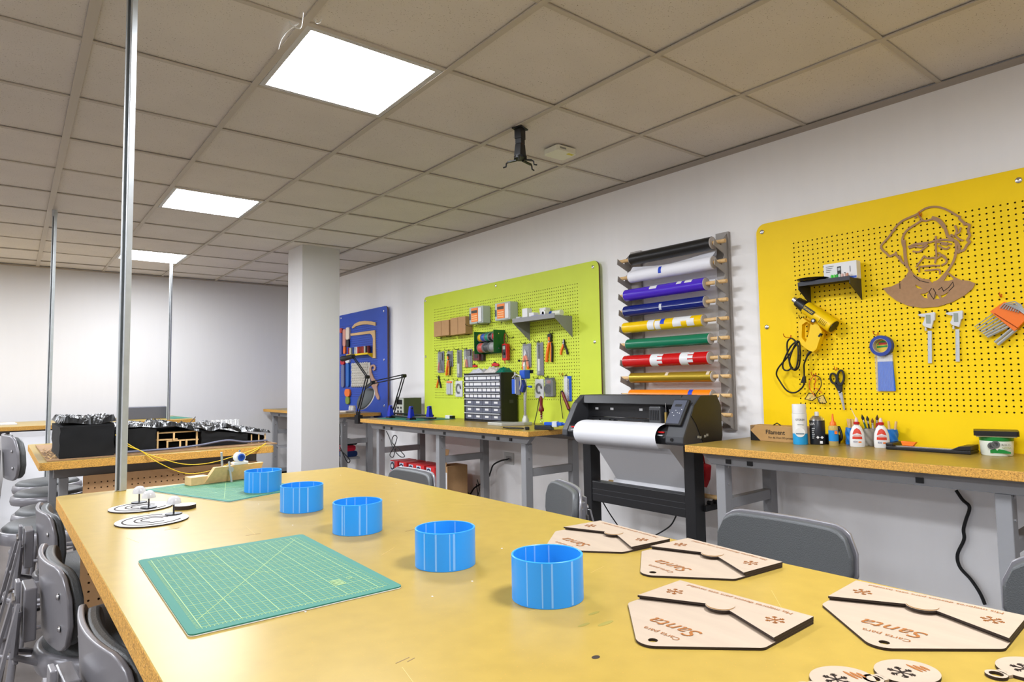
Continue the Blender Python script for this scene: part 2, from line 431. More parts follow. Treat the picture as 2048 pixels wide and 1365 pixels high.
gb = wall_board('pegboard', 'lime green perforated board hung with tools behind the middle bench', M_GRN, 5.309, 2.996, (.19, 79, 1.085-.86, 35),
                [(.03, 1.16), (.03, .62), (1.15, 1.165), (2.26, 1.155), (2.26, .63)])
bb = wall_board('pegboard', 'blue perforated board partly hidden behind the white pillar', M_BLU, 8.37, 6.055, (.19, 78, 1.085-.86, 35),
                [(.04, 1.15), (1.15, 1.165), (2.24, 1.145), (2.24, .62), (2.24, .13)])

# ================================================================= benches and tables
def bench(name, label, xf, Ya, Yb, z, legs, plugs=()):
    """worktop against the right wall: front edge xf, from Ya (left as seen) to Yb"""
    t = thing(name, label, 'workbench', (0, 0, 0)); th = .034
    mb = MB().box(xf, W-.05, Yb, Ya, z-th, z); mb.m = [1, 0, 1, 1, 1, 1]
    mb.build('worktop', [M_TOP, M_EDGE], t, bevel=.003)
    a = xf+.07; e = .10
    mb = MB()                                            # front apron: folded steel channel with slanted ends
    mb.hexa([(a, Ya-e, z-th-.056), (a, Yb+e, z-th-.056), (a+.035, Yb+e, z-th-.056), (a+.035, Ya-e, z-th-.056)],
            [(a, Ya-.04, z-th-.0005), (a, Yb+.04, z-th-.0005), (a+.035, Yb+.04, z-th-.0005), (a+.035, Ya-.04, z-th-.0005)])
    mb.build('front_apron', M_STEEL, t, bevel=.003)
    MB().box(W-.15, W-.115, Yb+.04, Ya-.04, z-th-.056, z-th-.0005).build('rear_apron', M_STEEL, t)
    MB().box(W-.14, W-.12, Yb+.08, Ya-.08, .12, .17).build('rear_rail', M_STEEL, t)
    for y in legs:
        MB().box(a+.004, a+.064, y-.024, y+.024, .012, z-th-.057).build('leg', M_STEEL, t, bevel=.003)
        MB().box(W-.15, W-.09, y-.024, y+.024, .012, z-th-.057).build('leg', M_STEEL, t, bevel=.003)
        MB().box(a+.065, W-.151, y-.02, y+.02, .60, .65).build('crossbar', M_STEEL, t, bevel=.003)
        MB().box(a+.065, W-.151, y-.02, y+.02, .10, .15).build('crossbar', M_STEEL, t, bevel=.003)
        for xx in (a+.034, W-.12):
            MB().cyl((xx, y, 0), (xx, y, .0119), .022, n=14).build('foot', M_BLACK, t)
        for zz in (.8, .72, .3): MB().cyl((a+.03, y-.0241, zz), (a+.03, y-.0275, zz), .006, n=8).build('bolt', M_CHROME, t)
    for (y) in plugs:
        MB().box(a-.006, a-.0005, y-.013, y+.013, z-th-.046, z-th-.026).build('socket_plug', M_BLACK, t)
    return t
bench('workbench', 'long workbench in front of the yellow pegboard', 2.625, 1.905, -.55, .90, [1.76, .66], [1.71, 1.60, .91])
bench('workbench', 'workbench with the drawer cabinet in front of the lime green pegboard', 2.615, 5.45, 3.07, .907, [5.25, 4.25, 3.21], [5.12, 4.98, 4.45, 4.14, 3.64, 3.47, 3.33])
bench('workbench', 'far workbench behind the white pillar under the blue pegboard', 2.75, 8.6, 6.20, .92, [8.45, 7.4, 6.33], [8.2])

def worktable(name, label, x0, x1, y0, y1, z, panels, leg_y, th=.036, ins=.10, lw=.02):
    t = thing(name, label, 'table', (0, 0, 0))
    mb = MB().prism(rrect(x0, x1, y0, y1, .018, 4), z-th, z, ft, (), 0, 1)
    for i, f in enumerate(mb.f):
        if mb.m[i] == 0 and all(abs(mb.v[k][2]-(z-th)) < 1e-6 for k in f): mb.m[i] = 1
    mb.build('tabletop', [M_TOP, M_EDGE], t, bevel=.0025)
    for y in leg_y:
        for x in (x0+ins, x1-ins):
            MB().box(x-lw, x+lw, y-.02, y+.02, .012, z-th-.051).build('leg', M_STEEL, t, bevel=.003)
            MB().cyl((x, y, 0), (x, y, .0119), lw, n=14).build('foot', M_BLACK, t)
        MB().box(x0+ins+lw+.001, x1-ins-lw-.001, y-.018, y+.018, .14, .19).build('crossbar', M_STEEL, t, bevel=.003)
        MB().box(x0+.06, x1-.06, y-.022, y+.022, z-th-.05, z-th-.0005).build('end_apron', M_STEEL, t, bevel=.003)
    ys = sorted(leg_y)
    for x in (x0+ins, x1-ins):
        MB().box(x-.014, x+.014, ys[0]+.023, ys[-1]-.023, z-th-.05, z-th-.0005).build('side_apron', M_STEEL, t, bevel=.003)
    for (xa, xb, y, za, zb) in panels:
        o = perf('pegboard_panel', [M_PEGB, M_HOLE], t, xa, xb, za, zb, xa+.022, int((xb-xa-.02)/.0254), za+.022, int((zb-za-.02)/.0254), .0254, .0034, .005, .004, lambda u, v, h, y=y: (u, y-h, v))
        MB().box(xa+.004, xb-.004, y+.012, y+.016, za+.004, zb-.004).build('hole_shade_sheet', M_HOLE, t)  # added dark sheet that blocks light behind, so the holes look shaded
    return t
t1 = worktable('work_table', 'big particle-board work table in the foreground', .1475, 1.052, -.62, 2.328, Z1, [(.205, .99, 2.25, .28, .865)], [-.4, 2.19], ins=.135, lw=.014)
t2 = worktable('work_table', 'second work table carrying the crumpled black model', .160, 1.19, 3.53, 4.78, ZT, [(.33, 1.12, 3.60, .25, .815)], [3.66, 4.35], lw=.018)
t3 = worktable('work_table', 'farthest work table along the far wall', -1.7, 1.62, 7.2, 8.3, ZT, [], [7.4, 8.1])

# poles
def pole(label, x, y, zb, rz=0., s=.021):
    zt = CH(x, y)-.0015; t = thing('strut_pole', label, 'pole', (x, y, zb), rz, 'galvanised strut poles'); h = zt-zb
    o = [(-s,-s),(s,-s),(s,s),(s*.45,s),(s*.45,s*.72),(s*.78,s*.72),(s*.78,-s*.8),(-s*.78,-s*.8),(-s*.78,s*.72),(-s*.45,s*.72),(-s*.45,s),(-s,s)]
    mb = MB().prism(o, .0005, h, ft); mb.build('channel', M_GALV, t, bevel=.0015)
    MB().box(-s*1.1, s*1.1, -s*1.1, s*1.1, h-.05, h).build('top_bracket', M_GALV, t)
    if zb < .1: MB().box(-.045, .045, -.045, .045, 0, .006).build('base_plate', M_GALV, t, bevel=.001)
    return t
pole('near galvanised pole standing at the back edge of the foreground table', .309, 2.302, Z1, 2.25, .0115)
pole('thin galvanised pole at the far left standing behind the black model', .307, 5.748, 0, 2.25, .011)
pole('short-looking galvanised pole standing at the right end of the farthest table', 1.374, 7.24, ZT, 2.25, .011)

# ================================================================= stools
def make_stool(back=True, lift=0.):
    """round industrial stool facing +x, origin on the floor under the seat"""
    t = thing('stool', 'stool', 'stool')
    zs = .665 if back else .615
    MB().lathe([(.14, zs-.055), (.182, zs-.05), (.188, zs-.03), (.184, zs-.008), (.176, zs-.003), (.165, zs-.004), (.14, zs-.01)], n=40).build('seat_ring', M_STOOL, t, smooth=1.0)
    MB().lathe([(.168, zs-.012), (.171, zs+.003), (.155, zs+.018), (.10, zs+.026), (0, zs+.028)], n=40).build('seat_pad', M_PAD, t, smooth=1.2)
    for k in range(4):
        a = math.radians(45+90*k); c, s = math.cos(a), math.sin(a)
        MB().tube([(c*.125, s*.125, zs-.05), (c*.215, s*.215, .012)], .0135, 10).build('leg', M_STOOL, t, smooth=1.)
        MB().cyl((c*.2155, s*.2155, 0), (c*.2155, s*.2155, .0125), .016, n=12).build('rubber_foot', M_BLACK, t)
    for z, r in ((.20, .186), (.40, .158)):
        MB().tube([(r*math.cos(2*math.pi*i/40), r*math.sin(2*math.pi*i/40), z) for i in range(40)], .0085, 8, closed=True).build('foot_ring', M_STOOL, t, smooth=1.)
    if back:
        n0 = set(t.children); n = 20; R = .40; zb, zt = .685, .857
        def sheet(off, th, inset, nm, m, bevel):
            mb = MB(); hw = .187-inset; z0, z1 = zb+inset, zt-inset
            out = rrect(-hw, hw, z0, z1, .045, 6)
            dense = []
            for a in range(len(out)):
                p, r = out[a], out[(a+1) % len(out)]; L = math.hypot(p[0]-r[0], p[1]-r[1]); m_ = max(1, int(L/.03))
                dense += [(p[0]+(r[0]-p[0])*b/m_, p[1]+(r[1]-p[1])*b/m_) for b in range(m_)]
            f = lambda u, v, h: (-.205+off+R-math.sqrt(R*R-u*u)*1.0+h*1. if False else -.225+off+(R-math.sqrt(max(0, R*R-u*u)))*.62+h+(v-zb)*-.06, u, v)
            # strips in u so that the sheet can bend
            us = sorted(set([round(-hw+2*hw*i/n, 6) for i in range(n+1)]))
            vs = []; fs = []
            def zlim(u):
                r = .06; d = abs(u)-(hw-r)
                return 0 if d <= 0 else r-math.sqrt(max(0, r*r-d*d))
            for u in us:
                c = zlim(u)
                for i in range(5):
                    v = z0+c+(z1-z0-2*c)*i/4; vs.append(f(u, v, 0))
                for i in range(5):
                    v = z0+c+(z1-z0-2*c)*i/4; vs.append(f(u, v, th))
            k = len(us)
            for a in range(k-1):
                A, B = a*10, (a+1)*10
                for i in range(4):
                    fs += [(A+i, A+i+1, B+i+1, B+i), (A+5+i, B+5+i, B+6+i, A+6+i)]
                fs += [(A, B, B+5, A+5), (A+4, A+9, B+9, B+4)]
            fs += [(0, 5, 6, 1), (1, 6, 7, 2), (2, 7, 8, 3), (3, 8, 9, 4)]
            e = (k-1)*10; fs += [(e, e+1, e+6, e+5), (e+1, e+2, e+7, e+6), (e+2, e+3, e+8, e+7), (e+3, e+4, e+9, e+8)]
            mb.add(vs, fs); return mb.build(nm, m, t, smooth=.8, bevel=bevel, seg=3)
        sheet(0, .010, 0, 'back_plate', M_STOOL, .003)
        pad = sheet(.011, .022, .006, 'back_pad', M_PAD, .008)
        for (y, z) in ((-.15, .80), (.15, .80), (-.15, .735), (.15, .735)):
            MB().lathe([(.007, 0), (.006, .003), (0, .0045)], (-.2255+(R-math.sqrt(R*R-y*y))*.62-(z-zb)*.06, y, z), 10, (-1, 0, 0)).build('rivet', M_CHROME, t, smooth=SM)
        br = MB().box(-.262, -.2395, -.045, .045, .69, .80).build('bracket', M_STOOL, t, bevel=.003)
        MB().box(-.275, -.2665, -.018, .018, .64, .812).build('slide_bar', M_STOOL, t, bevel=.002)
        for s in (-1, 1):
            MB().tube([(-.2755, s*.008, .775), (-.280, s*.008, .775)], .010, 8).build('hex_bolt', M_CHROME, t)
            MB().tube([(-.270, s*.022, .75), (-.275, s*.025, .66), (-.20, s*.05, .625), (-.12, s*.06, .606)], .0075, 6).build('back_arm', M_STOOL, t)
            MB().bar((-.272, s*.052, .775), (-.40, s*.14, .16), .006, .024, (0, 1, 0)).build('rear_strut', M_STOOL, t)
        for o in t.children:           # backrest stands over the rear rim of the seat
            if o not in n0: o.location.x += .055
        if lift:                       # backrest slid up its bar
            for o in t.children:
                if o not in n0 and o.name.split('.')[0] not in ('rear_strut', 'back_arm'): o.location.z += lift
            for s in (-1, 1): MB().box(-.279, -.2765, s*.012-.006, s*.012+.006, .60, .80+lift).build('riser_bar', M_STOOL, t).location.x = .055
    return t
stool0 = make_stool(True); stool1 = make_stool(False); stool2 = make_stool(True, .185)
SG = 'grey industrial stools'
def place(src, x, y, rz, label, first):
    o = src if first else copy_tree(src)
    o.location = (x, y, 0); o.rotation_euler = (0, 0, rz); o['label'] = label; o['category'] = 'stool'; o['group'] = SG
    return o
R_ = math.radians
place(stool0, .292, 1.19, R_(3), 'grey stool with backrest nearest the camera at the left table edge', True)
place(stool0, .265, 1.765, R_(2), 'grey stool with backrest second from the camera along the left table edge', False)
place(stool0, .287, 2.46, R_(1), 'grey stool with backrest third from the camera along the left table edge', False)
place(stool2, .205, 3.29, R_(4), 'grey stool with a raised backrest in the gap just behind the foreground table', True)
place(stool1, .262, 4.00, R_(5), 'nearest backless grey stool at the left of the second table', True)
place(stool1, .268, 4.68, R_(30), 'backless grey stool third in the row at the left of the second table', False)
place(stool1, .285, 5.18, R_(12), 'farthest backless grey stool in the row at the left of the second table', False)
place(stool0, -.18, 6.80, R_(90), 'grey stool showing its flat back plate before the farthest table', False)
place(stool0, 1.24, 2.39, R_(180), 'grey stool with backrest at the far right corner of the foreground table', False)
place(stool0, 1.444, 1.719, R_(152), 'grey stool turned edge-on beside the plotter stand', False)
place(stool0, 1.465, .87, R_(180), 'grey stool whose broad grey backrest shows in front of the right bench', False)
place(stool0, 1.475, .22, R_(180), 'grey stool cut off by the right edge of the picture', False)

# ================================================================= things on the foreground table
M_RING = mat('blue_print', (42,146,232), .32)
M_SEAM_GLINT = mat('blue_print_glint', (120,178,240), .3)  # lighter blue with the highlight put into the colour
RL = ['farthest', 'second farthest', 'middle', 'second nearest', 'nearest']
for k, (x, y) in enumerate([(.632,1.972), (.614,1.613), (.617,1.298), (.620,.957), (.637,.71)]):
    t = thing('ring', '%s of the five blue 3D-printed rings in a row on the foreground table' % RL[k], 'ring', (x, y, Z1+.0004), 0, 'blue printed rings')
    R0, h = .0525, .063
    MB().lathe([(R0,0),(R0,h-.0006),(R0-.0008,h),(R0-.0024,h),(R0-.003,h-.0006),(R0-.003,0),(R0,0)], n=72).build('wall', M_RING, t, smooth=.5)
    rr = random.Random(k)
    for a in (200, 222, 243, 262, 40, 70, 95):
        a = math.radians(a+rr.uniform(-9, 9)); w_ = rr.uniform(.0008, .0022)
        c, s = math.cos(a), math.sin(a); r0 = R0-.0002 if a > 3 else R0-.0032
        o = MB().box(r0, r0+.0004, -w_, w_, .0015, h-.0015).build('seam_glint', M_SEAM_GLINT, t); o.rotation_euler = (0, 0, a)  # pale strip along a crease, painting in its bright vertical reflection
def cutting_mat(label, x, y, rz, hw, hl, z, name='cutting_mat', marks=True):
    t = thing(name, label, 'mat', (x, y, z+.0004), rz, 'green cutting mats')
    MB().prism(rrect(-hw, hw, -hl, hl, .008, 4), 0, .0012).build('backing', M_WHITE, t)
    MB().prism(rrect(-hw, hw, -hl, hl, .008, 4), .0012, .003).build('sheet', M_GREENM, t)
    mb = MB(); g = .018; a, b = hw-g, hl-g; z0, z1 = .0031, .0033
    n = int(2*a/.01); n2 = int(2*b/.01)
    for i in range(n+1):
        u = -a+i*.01; w_ = .0006 if i % 5 == 0 else .00028; mb.box(u-w_, u+w_, -b, b, z0, z1)
    for j in range(n2+1):
        v = -b+j*.01; w_ = .0006 if j % 5 == 0 else .00028; mb.box(-a, a, v-w_, v+w_, z0, z1)
    mb.bar((-a, -b+.03, z0+.0001), (a*.92, b-.02, z0+.0001), .0009, .0004); mb.bar((-a+.03, b, z0+.0001), (a*.1, -b*.1, z0+.0001), .0006, .0004)
    for i in range(30): mb.tube([(-.05+.02*math.cos(i*.1), b-.06+.02*math.sin(i*.1), .0032), (-.05+.02*math.cos(i*.1+.1), b-.06+.02*math.sin(i*.1+.1), .0032)], .0004, 4)
    for i in range(2*n2): v = -b+i*.005; mb.box(-a-.006, -a-.002, v-.0005, v+.0005, z0, z1); mb.box(a+.002, a+.005, v-.0003, v+.0003, z0, z1)
    for i in range(2*n): u = -a+i*.005; mb.box(u-.0004, u+.0004, -b-.006, -b-.002, z0, z1)
    mb.build('printed_grid', M_MATLINE, t, fix=False)
    if marks:
        ftext('A3', a-.028, -b+.075, .0034, .013, M_MATLINE, t, rot=math.pi/2)
        mb = MB()
        for i in range(5): mb.box(a-.062, a-.045, -b+.05+i*.006, -b+.053+i*.006, .0033, .0036)
        mb.build('printed_logo', M_MATLINE, t)
    return t
cutting_mat('large green cutting mat with a pale grid in front of the blue rings', .354, 1.117, R_(-1.5), .150, .2235, Z1)
cutting_mat('green cutting mat lying under the wooden clamp jig at the far table end', .565, 2.095, R_(19), .14, .212, Z1, marks=False)

def snow(mb, cx, cy, r, z0, z1, w_=.0013):
    for k in range(6):
        a = math.pi/3*k; c, s = math.cos(a), math.sin(a)
        mb.bar((cx, cy, (z0+z1)/2), (cx+r*c, cy+r*s, (z0+z1)/2), w_, z1-z0)
        for q, l in ((.55, .34), (.8, .22)):
            for d in (-.8, .8):
                mb.bar((cx+r*q*c, cy+r*q*s, (z0+z1)/2), (cx+r*q*c+r*l*math.cos(a+d), cy+r*q*s+r*l*math.sin(a+d), (z0+z1)/2), w_*.8, z1-z0)
M_HALO = mat('scorched_plywood', (176,136,80), .6)
def envelope(label, x, y, rz):
    t = thing('wooden_envelope', label, 'ornament', (x, y, Z1+.0004), rz, 'laser-cut wooden envelopes')
    h, L = .003, .1015
    def arc(cx, cy, r, a0, a1, n=7): return [(cx+r*math.cos(math.radians(a0+(a1-a0)*i/n)), cy+r*math.sin(math.radians(a0+(a1-a0)*i/n))) for i in range(n+1)]
    base = [(-L, .001), (L, .001)]+arc(L-.014, .117, .014, 0, 48)+arc(0, .195, .022, 48, 132)+arc(-L+.014, .117, .014, 132, 180)
    hole = ell(-.002, .200, .006, .006, 14)
    MB().prism(base, 0, h, ft, [hole], 0, 1).build('base_layer', [M_PLY, M_BURN], t)
    mid = [(-L, .0005), (L, .0005), (L, .097), (0, .043), (-L, .097)]
    MB().prism(mid, h+.0001, 2*h, ft, (), 0, 1).build('middle_layer', [M_PLY, M_BURN], t)
    top = [(-L, 0), (L, 0), (L, .101), (.019, .060)]+arc(0, .052, .0195, 22, 158, 9)+[(-.019, .060), (-L, .101)]
    MB().prism(top, 2*h+.0001, 3*h, ft, (), 0, 1).build('top_layer', [M_PLY, M_BURN], t)
    MB().prism(ell(0, .052, .0185, .0185, 28), 3*h+.0001, 3*h+.0012, ft, (), 0, 1).build('round_seal', [M_PLY, M_HALO], t)
    z = h+.0003
    ftext('Santa', .004, .148, z+.0003, .034, M_ENGR, t, shear=.3)
    ftext('Carta para', .004, .176, z+.0003, .0125, M_ENGR, t)
    ftext('Mis mejores deseos para esta navidad', 0, .012, 3*h+.0005, .0105, M_ENGR, t)
    for u in (-.075, .075):
        mb = MB(); snow(mb, u, .048 if u < 0 else .05, .0125, 3*h+.0002, 3*h+.0005); mb.build('snowflake_engraving', M_ENGR, t, fix=False)
    return t
envelope('farthest laser-cut wooden envelope engraved Santa, by the right table edge', 1.027, .879, R_(84))
envelope('second farthest laser-cut wooden envelope engraved Santa, before the broad stool backrest', 1.036, .658, R_(84))
envelope('laser-cut wooden envelope engraved Santa, next to the nearest blue ring', .821, .5095, R_(90.7))
envelope('nearest laser-cut wooden envelope engraved Santa, at the right of the picture', 1.018, .334, R_(92.5))
def bauble(label, x, y, rz):
    t = thing('wooden_bauble', label, 'ornament', (x, y, Z1+.0004), rz, 'laser-cut wooden baubles')
    body = ell(0, 0, .034, .028, 36); sn = MB()
    MB().prism(body, 0, .003, ft, (), 0, 1).build('disc', [M_PLY, M_BURN], t)
    MB().box(-.039, -.0335, -.007, .007, 0, .003).build('neck', M_PLY, t)
    MB().prism(ell(-.047, 0, .010, .010, 20), 0, .003, ft, [ell(-.047, 0, .0065, .0065, 14)], 0, 1).build('hanging_loop', [M_PLY, M_BURN], t)
    snow(sn, -.008, 0, .013, .0031, .0034, .0018); sn.build('snowflake_cutout', M_BURN, t, fix=False)
    mb = MB()
    for k in range(3): mb.prism(ell(.013+.005*k, .002-.002*k, .0019, .010-.002*k, 12, .1*k), .0031, .0034)
    mb.build('engraved_word', M_ENGR, t)
bauble('left of the three small wooden baubles at the bottom edge of the picture', .690, .315, R_(-20))
bauble('middle of the three small wooden baubles at the bottom edge of the picture', .757, .278, R_(-20))
bauble('right of the three small wooden baubles at the bottom edge of the picture', .862, .196, R_(-25))

# spiral discs with little domes
M_CARDW = mat('white_card', (190,188,185), .6, spec=.2)
def spiral_disc(label, x, y, r, domes, rz):
    t = thing('spiral_disc', label, 'toy', (x, y, Z1+.0004), rz, 'white spiral discs')
    MB().prism(ell(0, 0, r, r, 48), 0, .003, ft, (), 0, 1).build('plate', [M_CARDW, M_BURN], t)
    for (rr, a0, a1) in ((r*.8, 60, 330), (r*.48, 20, 300), (r*.3, 10, 250)):
        pts = [(rr*math.cos(math.radians(a0+(a1-a0)*i/40)), rr*math.sin(math.radians(a0+(a1-a0)*i/40))) for i in range(41)]
        mb = MB(); ribbon(mb, pts, .0034, .0031, .0038, ft); mb.build('slot', M_BURN, t, fix=False)
    for (dx, dy) in domes:
        d = MB().prism(ell(dx, dy, .019, .019, 24), .0038, .006).build('dome_foot', M_BLACK, t)
        MB().cyl((dx, dy, .006), (dx, dy, .034), .002, n=8).build('dome_stem', mat('dark_pin', (70,70,74), .4, metal=.6), t)
        MB().lathe([(.0165, .029), (.0165, .031), (.014, .041), (.008, .047), (0, .0485)], (dx, dy, 0), 20).build('dome', mat('milky_dome', (205,205,208), .15, alpha=.75), t, smooth=1.)
spiral_disc('white spiral disc carrying two milky domes, farther from the camera', .307, 1.937, .074, [(.006, .068), (.012, -.034)], 0)
spiral_disc('white spiral disc carrying one milky dome, nearer to the camera', .298, 1.728, .077, [(.052, .034)], 0)
t = thing('wooden_puck', 'small thick round wooden puck beside the spiral discs', 'toy', (.392, 1.846, Z1+.0004))
MB().prism(ell(0, 0, .027, .027, 28), 0, .010, ft, (), 0, 1).build('side', [M_CARDW, M_BURN], t)

# clamp jig
t = thing('clamp_jig', 'wooden clamp jig with steel bolts and a small blue pipe clip', 'jig', (.488, 2.215, Z1+.0038), R_(12))
MB().box(0, .058, 0, .045, .0002, .026).build('foot_block', M_WOOD, t, bevel=.001)
MB().hexa([(.040, .001, .0002), (.225, .001, .0002), (.225, .016, .0002), (.040, .016, .0002)], [(.066, -.022, .052), (.232, -.022, .052), (.232, -.004, .052), (.066, -.004, .052)]).build('leaning_board', M_WOOD, t, bevel=.001)
MB().box(.20, .232, .018, .05, .0002, .012).build('rear_block', M_WOOD, t)
MB().cyl((.118, -.026, .0004), (.112, -.019, .066), .0035, n=10).build('bolt', M_GALV, t)
MB().cyl((.118, -.0175, .040), (.118, -.0245, .040), .009, n=6).build('nut', M_GALV, t)
MB().cyl((.094, -.010, .0525), (.090, -.012, .098), .0035, n=10).build('bolt', M_GALV, t)
MB().box(.128, .178, -.022, 0, .0522, .062).build('clip_base', M_WHITE, t, bevel=.002)
MB().lathe([(.012, -.012), (.016, -.012), (.016, .012), (.012, .012), (.012, -.012)], (.152, -.010, .076), 20, (0, 1, 0)).build('clip_collar', M_WHITE, t, smooth=SM)
MB().lathe([(.008, -.015), (.0118, -.015), (.0118, .014), (.008, .014), (.008, -.015)], (.152, -.010, .076), 20, (0, 1, 0)).build('blue_pipe', M_BLUEP, t, smooth=SM)
MB().cyl((.152, -.010, .092), (.152, -.010, .100), .003, n=8).build('clip_screw', M_CHROME, t)
# scratches and stains belong to the tabletop
mb = MB(); z = Z1+.0001
mb.prism(ell(.541, .523, .0055, .004, 14), z, z+.0002); mb.prism([(.866,.712),(.878,.702),(.876,.706),(.872,.716)], z, z+.0002)
o = mb.build('burn_mark', M_BURN, t1)
rs = random.Random(4); mb = MB()
for _ in range(14):
    x, y = rs.uniform(.2, 1.0), rs.uniform(.35, 2.2); a = rs.uniform(0, 6.3); l = rs.uniform(.02, .11)
    mb.bar((x, y, z), (x+l*math.cos(a), y+l*math.sin(a), z), .0004, .0003)
o = mb.build('scratch', mat('scratched_finish', (204,176,112), .5), t1, fix=False); o['kind'] = 'stuff'
mb = MB()
for (x, y, l, a) in ((.36,.66,.02,.2),(.372,.655,.012,.3),(.42,1.42,.03,-.1),(.69,1.22,.05,.1),(.3,1.6,.03,.05)): mb.bar((x, y, z), (x+l*math.cos(a), y+l*math.sin(a), z), .0012, .0003)
mb.build('pencil_mark', mat('graphite_smudge', (120,96,66), .6), t1, fix=False)
mb = MB()
for (x, y, r) in ((.625,.585,.008),(.64,.62,.006),(.60,.60,.006)): mb.prism(ell(x, y, r*1.8, r*.5, 12, .4), z, z+.0001)
mb.build('paint_smear', mat('green_smear', (140,128,58), .5), t1)
mb = MB()
for k in range(18):
    x, y = rs.uniform(.3, 1.02), rs.uniform(.5, 2.2); mb.box(x-.0012, x+.0012, y-.0015, y+.0015, z, z+.0004)
mb.build('paper_crumb', M_PAPER, t1)

# ================================================================= second table: black plastic model
M_BAG = mat('black_bin_liner', (11,11,12), .36, spec=.45)
M_CLOTH = mat('black_cloth', (10,10,11), .85)
M_BASE = mat('dusty_board', (150,118,84), .8, var=.2, vs=60)
t = thing('terrain_model', 'long model landscape covered in crumpled black plastic on the second table', 'model', (0, 0, ZT+.0005))
MB().hexa([(.19,3.55,0),(1.235,3.62,0),(1.235,4.5,0),(.19,4.6,0)], [(.19,3.55,.006),(1.235,3.62,.006),(1.235,4.5,.006),(.19,4.6,.006)]).build('base_board', M_BASE, t)
def crumple(name, x0, x1, y0, y1, zf, amp, n, m, seed, skirt=.0):
    vs = []; fs = []; nx, ny = n
    for i in range(nx+1):
        for j in range(ny+1):
            x = x0+(x1-x0)*i/nx; y = y0+(y1-y0)*j/ny; p = Vector((x*19+seed, y*19, seed))
            e = min(i, nx-i, j, ny-j); edge = 0 if e == 0 else 1
            r = 1-abs(noise.noise(p))*2; r2 = 1-abs(noise.noise(p*2.3))*2
            dz = amp*(.6*r+.4*r2)*edge
            vs.append((x+noise.noise(p+Vector((9,0,0)))*.008*edge, y+noise.noise(p+Vector((0,9,0)))*.008*edge, zf(x, y)+dz-(0 if edge else skirt)))
    for i in range(nx):
        for j in range(ny): a = i*(ny+1)+j; b = a+ny+1; fs += [(a, b, b+1), (a, b+1, a+1)]
    return MB().add(vs, fs).build(name, m, t, fix=False)
def block(name, x0, x1, y0, y1, h0, h1, m):       # wavy cloth-covered block
    mb = MB(); n = 12; vs = []; fs = []; ring = []
    for k in range(n): ring.append((x0+(x1-x0)*k/n, y0))
    for k in range(5): ring.append((x1, y0+(y1-y0)*k/5))
    for k in range(n): ring.append((x1+(x0-x1)*k/n, y1))
    for k in range(5): ring.append((x0, y1+(y0-y1)*k/5))
    L = 7; N = len(ring)
    for l in range(L+1):
        for (x, y) in ring:
            h = h0+(h1-h0)*(x-x0)/(x1-x0); w_ = noise.noise(Vector((x*30, y*30, l*1.7)))*.006*(0 < l < L)
            vs.append((x+w_, y+w_, .007+(h-.007)*l/L))
    for l in range(L):
        for k in range(N): fs.append((l*N+k, l*N+(k+1) % N, (l+1)*N+(k+1) % N, (l+1)*N+k))
    fs.append(tuple(range(L*N, (L+1)*N))); mb.add(vs, fs)
    return mb.build(name, m, t, smooth=.9)
block('cloth_block', .235, .450, 3.585, 4.10, .150, .150, M_CLOTH)
block('upper_block', .248, .450, 3.60, 4.08, .155, .158, M_CLOTH)
crumple('crumpled_sheet', .232, .462, 3.60, 4.12, lambda x, y: .163+.006*math.sin(x*30), .034, (26, 26), M_BAG, 3)
block('cloth_block', .462, .640, 3.66, 4.15, .118, .128, M_CLOTH)
crumple('crumpled_sheet', .455, .648, 3.655, 4.16, lambda x, y: .120+.012*math.sin((x-.455)*16), .018, (22, 24), M_BAG, 11)
# open timber part
crumple('crumpled_sheet', .640, .86, 3.68, 4.2, lambda x, y: .105+.022*math.sin((x-.60)*16), .026, (26, 26), M_BAG, 21)
block('inner_block', .66, .85, 3.86, 4.18, .095, .095, M_CLOTH)
for (x, z0, z1) in ((.655,.006,.1),(.70,.006,.05),(.73,.05,.09),(.76,.006,.05),(.79,.006,.05),(.84,.006,.1)):
    MB().box(x-.004, x+.004, 3.70, 3.708, z0+.0005, z1).build('timber_post', M_WOOD, t)
for (xa, xb, z) in ((.65,.75,.052),(.70,.85,.044),(.66,.84,.088)): MB().box(xa, xb, 3.709, 3.745, z, z+.006).build('timber_deck', M_WOOD, t)
block('cloth_block', .862, 1.10, 3.70, 4.2, .092, .062, M_CLOTH)
crumple('crumpled_sheet', .852, 1.11, 3.69, 4.22, lambda x, y: .106-(x-.85)*.10+.012*math.sin(x*40), .024, (30, 26), M_BAG, 33)
crumple('crumpled_sheet', 1.10, 1.232, 3.70, 4.2, lambda x, y: .074-(x-1.1)*.12, .02, (16, 24), M_BAG, 41)
block('inner_block', 1.115, 1.22, 3.80, 4.15, .05, .04, M_CLOTH)
for x in (1.125, 1.165, 1.20): MB().box(x-.003, x+.003, 3.715, 3.721, .0065, .055).build('timber_post', M_WOOD, t)
MB().cyl((.80, 3.74, .12), (.845, 3.76, .165), .002, n=6).build('twig', M_BLACK, t)
rs = random.Random(8); mb = MB()
for _ in range(26):
    x, y = rs.uniform(.192, .232), rs.uniform(3.58, 4.2); a = rs.uniform(0, 3)
    mb.bar((x, y, .009), (x+.03*math.cos(a)*.5, y+.03*math.sin(a), .012), .002, .002)
mb.build('straw_edge', M_WOOD, t, fix=False)
c3 = lambda px, py, dz=0., z=ZT: (*tp(px, py, z+dz), z+dz)
wire('grey_hose', 'grey hose running along the front of the black model', [(.46,3.60,ZT+.016), (.60,3.64,ZT+.013), (.72,3.66,ZT+.013), (.85,3.67,ZT+.02), (.98,3.67,ZT+.035), (1.08,3.675,ZT+.02), (1.20,3.68,ZT+.02)], .006, mat('grey_hose_vinyl', (104,106,124), .4))
